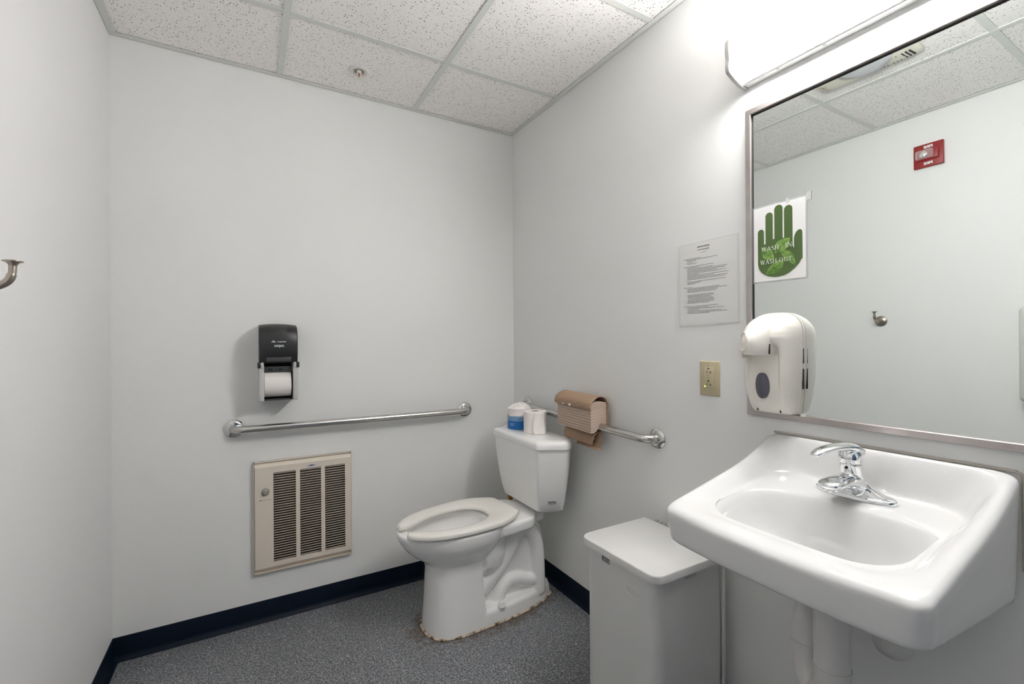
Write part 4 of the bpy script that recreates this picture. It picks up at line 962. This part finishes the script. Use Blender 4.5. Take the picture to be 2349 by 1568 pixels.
for z in (1.486, 1.4775, 1.473, 1.459, 1.455, 1.451, 1.447, 1.431, 1.415, 1.411, 1.388, 1.366, 1.323, 1.319, 1.307): g.slab([(.0285, z-.002), (.030, z-.002), (.030, z-.0006), (.0285, z-.0006)], .0022, .0023, fr)
g.obj('printed_lines', m_ink, nc, smooth=False)

# ------------------------------------------------------------------ outlet
ou = root('power_outlet', (E, .979, 1.026), 'ivory power outlet with green indicator on the right wall', 'outlet')
pl = G().box((E-.006, .943, 1.0265), (E-.0004, 1.016, 1.1405), .0028, 3).obj('plate', m_ivory, ou)
rc = G().box((E-.0082, .9625, 1.0535), (E-.0055, .9960, 1.1205), .0015, 2).obj('receptacle', mat('ivory_face', (.53, .46, .31), .35), ou)
def onp(y, z): return ((E, .9795, 0), y, z)
fr = ((E-.0082, .9795, 0), *RW)
g = G()
for zc_ in (1.1020, 1.0610):
    g.slab([(-.0075, zc_-.001), (-.0058, zc_-.001), (-.0058, zc_+.007), (-.0075, zc_+.007)], .0001, .0006, fr)
    g.slab([(.0045, zc_-.002), (.0062, zc_-.002), (.0062, zc_+.007), (.0045, zc_+.007)], .0001, .0006, fr).slab([(.0062, zc_+.0015), (.0108, zc_+.0015), (.0108, zc_+.0033), (.0062, zc_+.0033)], .0001, .0006, fr)
    g.slab([(-.0008+.0026*cos(a), zc_+.0145+.003*sin(a)) for a in [2*pi*k/16 for k in range(16)]], .0001, .0006, fr)
g.obj('slots', m_dark, rc, smooth=False)
G().slab([(-.007, 1.0905), (.005, 1.0905), (.005, 1.0985), (-.007, 1.0985)], .0001, .0012, fr).slab([(-.007, 1.083), (.005, 1.083), (.005, 1.0885), (-.007, 1.0885)], .0001, .0009, fr).obj('test_buttons', m_ivory, rc, smooth=False)
G().lathe([(.0020, 0), (.0018, .001), (0, .0014)], (E-.0082, .9935, 1.0575), (-1, 0, 0), 16).obj('indicator', m_led, rc, label='glowing green indicator')
for z in (1.1315, 1.0365): G().lathe([(.0032, 0), (.0028, .0008), (0, .0010)], (E-.0060, .9795, z), (-1, 0, 0), 16).obj('screw', m_ivory, pl)

# ------------------------------------------------------------------ coat hook (left wall)
HY, HZ = 1.190, 1.312
hk = root('coat_hook', (L, HY, HZ), 'satin nickel coat hook on the left wall, also seen in the mirror', 'hook')
G().lathe([(.0290, .0005), (.0288, .003), (.025, .006), (.017, .0095), (.010, .014), (.007, .020)], (L, HY, HZ), (1, 0, 0), 40).obj('flange', m_nickel, hk)
G().tube(curve_pts([(L+.010, HY, HZ), (L+.028, HY, HZ-.002), (L+.045, HY, HZ+.001), (L+.062, HY, HZ+.005), (L+.074, HY, HZ+.014), (L+.0795, HY, HZ+.028), (L+.0805, HY, HZ+.044)], 6), [.0085]*4+[.0068]*26+[.0058]*6+[.006], 20).obj('arm', m_nickel, hk)
G().lathe([(.0055, -.003), (.0065, .001), (.0095, .0045), (.0145, .0062), (.0145, .0075), (.0085, .0092), (0, .0098)], (L+.0805, HY, HZ+.044), (0, 0, 1), 32).obj('tip', m_nickel, hk)

# ------------------------------------------------------------------ fire strobe (left wall)
fs_ = root('fire_strobe', (L, .975, 2.105), 'red square fire alarm strobe high on the left wall, seen in the mirror', 'alarm')
G().box((L+.0005, .914, 2.106), (L+.018, 1.035, 2.227), .004, 3).obj('base_plate', m_red, fs_)
G().box((L+.016, .930, 2.140), (L+.031, 1.022, 2.196), .006, 3).obj('raised_body', m_red, fs_)
fr = ((L+.0183, .9745, 0), *LW)
text('printed_word', 'FIRE', .0125, (L+.0182, .9735, 2.2035), (0, 1, 0), (0, 0, 1), m_white, fs_, .0006, 1.15, bold=.0008)
text('printed_word', 'FIRE', .0125, (L+.0182, .9735, 2.1185), (0, 1, 0), (0, 0, 1), m_white, fs_, .0006, 1.15, bold=.0008)
G().box((L+.030, .948, 2.146), (L+.046, 1.021, 2.192), .009, 4).obj('clear_lens', m_clear, fs_)
bm_ = G().lathe([(.018, 0), (.017, .004), (.012, .009), (.006, .011), (0, .012)], (L+.031, .988, 2.169), (1, 0, 0), 9); bm_.obj('reflector', m_reflector, fs_, smooth=False)

# ------------------------------------------------------------------ towel dispenser on the left wall (reflected)
pd = root('towel_dispenser', (L, .49, .92), 'white paper towel dispenser on the left wall, its edge seen in the mirror', 'towel dispenser')
G().box((L+.0005, .36, .925), (L+.10, .643, 1.352), .022, 5).obj('cabinet', m_towdisp, pd, ang=50)
G().box((L+.01, .385, .920), (L+.09, .603, .9265), .001).obj('outlet_slot', m_dark, pd, smooth=False)

# ------------------------------------------------------------------ sprinkler
sx_, sy_ = .420, 2.053
sp_ = root('sprinkler', (sx_, sy_, H), 'white ceiling sprinkler head with red bulb above the back wall', 'sprinkler')
ZC = H+.001
G().lathe([(.040, .0), (.0405, -.0012), (.039, -.004), (.033, -.0068), (.024, -.0060), (.0215, -.003), (.020, .001)], (sx_, sy_, ZC), seg=48).obj('escutcheon', mat('escutcheon_white', (.70, .69, .66), .35), sp_)
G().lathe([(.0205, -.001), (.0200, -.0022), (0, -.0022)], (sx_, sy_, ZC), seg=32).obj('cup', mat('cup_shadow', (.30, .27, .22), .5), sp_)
G().lathe([(.010, -.001), (.010, -.009), (.006, -.012), (0, -.012)], (sx_, sy_, ZC), seg=24).obj('orifice', m_cream, sp_)
for s_ in (-1, 1): G().tube(curve_pts([(sx_+s_*.006, sy_, ZC-.008), (sx_+s_*.0085, sy_, ZC-.018), (sx_+s_*.0065, sy_, ZC-.028), (sx_+s_*.001, sy_, ZC-.034)], 4), .0016, 8).obj('yoke_arm', m_cream, sp_)
G().tube([(sx_, sy_, ZC-.011), (sx_, sy_, ZC-.031)], .0024, 12).obj('bulb', mat('bulb_red', (.45, .04, .03), .15), sp_, label='red glass bulb')
G().lathe([(.0, -.0335), (.012, -.0338), (.012, -.0348), (.0, -.036)], (sx_, sy_, ZC), seg=12).obj('deflector', m_cream, sp_)

# ------------------------------------------------------------------ exhaust fan grille (reflected)
ex = root('exhaust_fan', (.38, .95, H), 'cream ceiling exhaust fan cover with grey light lens, seen in the mirror', 'exhaust fan')
fx0, fx1, fy0, fy1 = .228, .53, .765, 1.138
rp = lambda ins, z: [Vector((p.x, p.y, z)) for p in rpoly([(fx0+ins, fy0+ins), (fx1-ins, fy0+ins), (fx1-ins, fy1-ins), (fx0+ins, fy1-ins)], .035, 6)]
G().loft([rp(0, H-.0035), rp(.001, H-.010), rp(.012, H-.017), rp(.04, H-.024), rp(.07, H-.027)]).obj('cover', m_cream, ex, ang=50)
G().loft([[Vector((.375+a*cos(t_), .93+b_*sin(t_), z)) for t_ in [2*pi*k/40 for k in range(40)]] for a, b_, z in ((.105, .10, H-.022), (.10, .095, H-.034), (.07, .07, H-.040), (.02, .02, H-.042))]).obj('light_lens', m_lensoff, ex, ang=60)
for k in range(9):
    y = .79+k*.0125+(.008 if k > 2 else 0)+(.008 if k > 5 else 0)
    G().obox((.285, y, H-.0225), (.030, 0, -.0025), (0, .0022, 0), (.00, 0, .0022)).obj('slot', m_dark, ex, smooth=False)
for k in range(6):
    y = 1.058+k*.0115
    G().obox((.29, y, H-.0215), (.034, .004, -.002), (0, .0012, 0), (0, 0, .0018)).obj('slot', mat('slot_tan%d' % k, (.38, .34, .26), .6), ex, smooth=False)
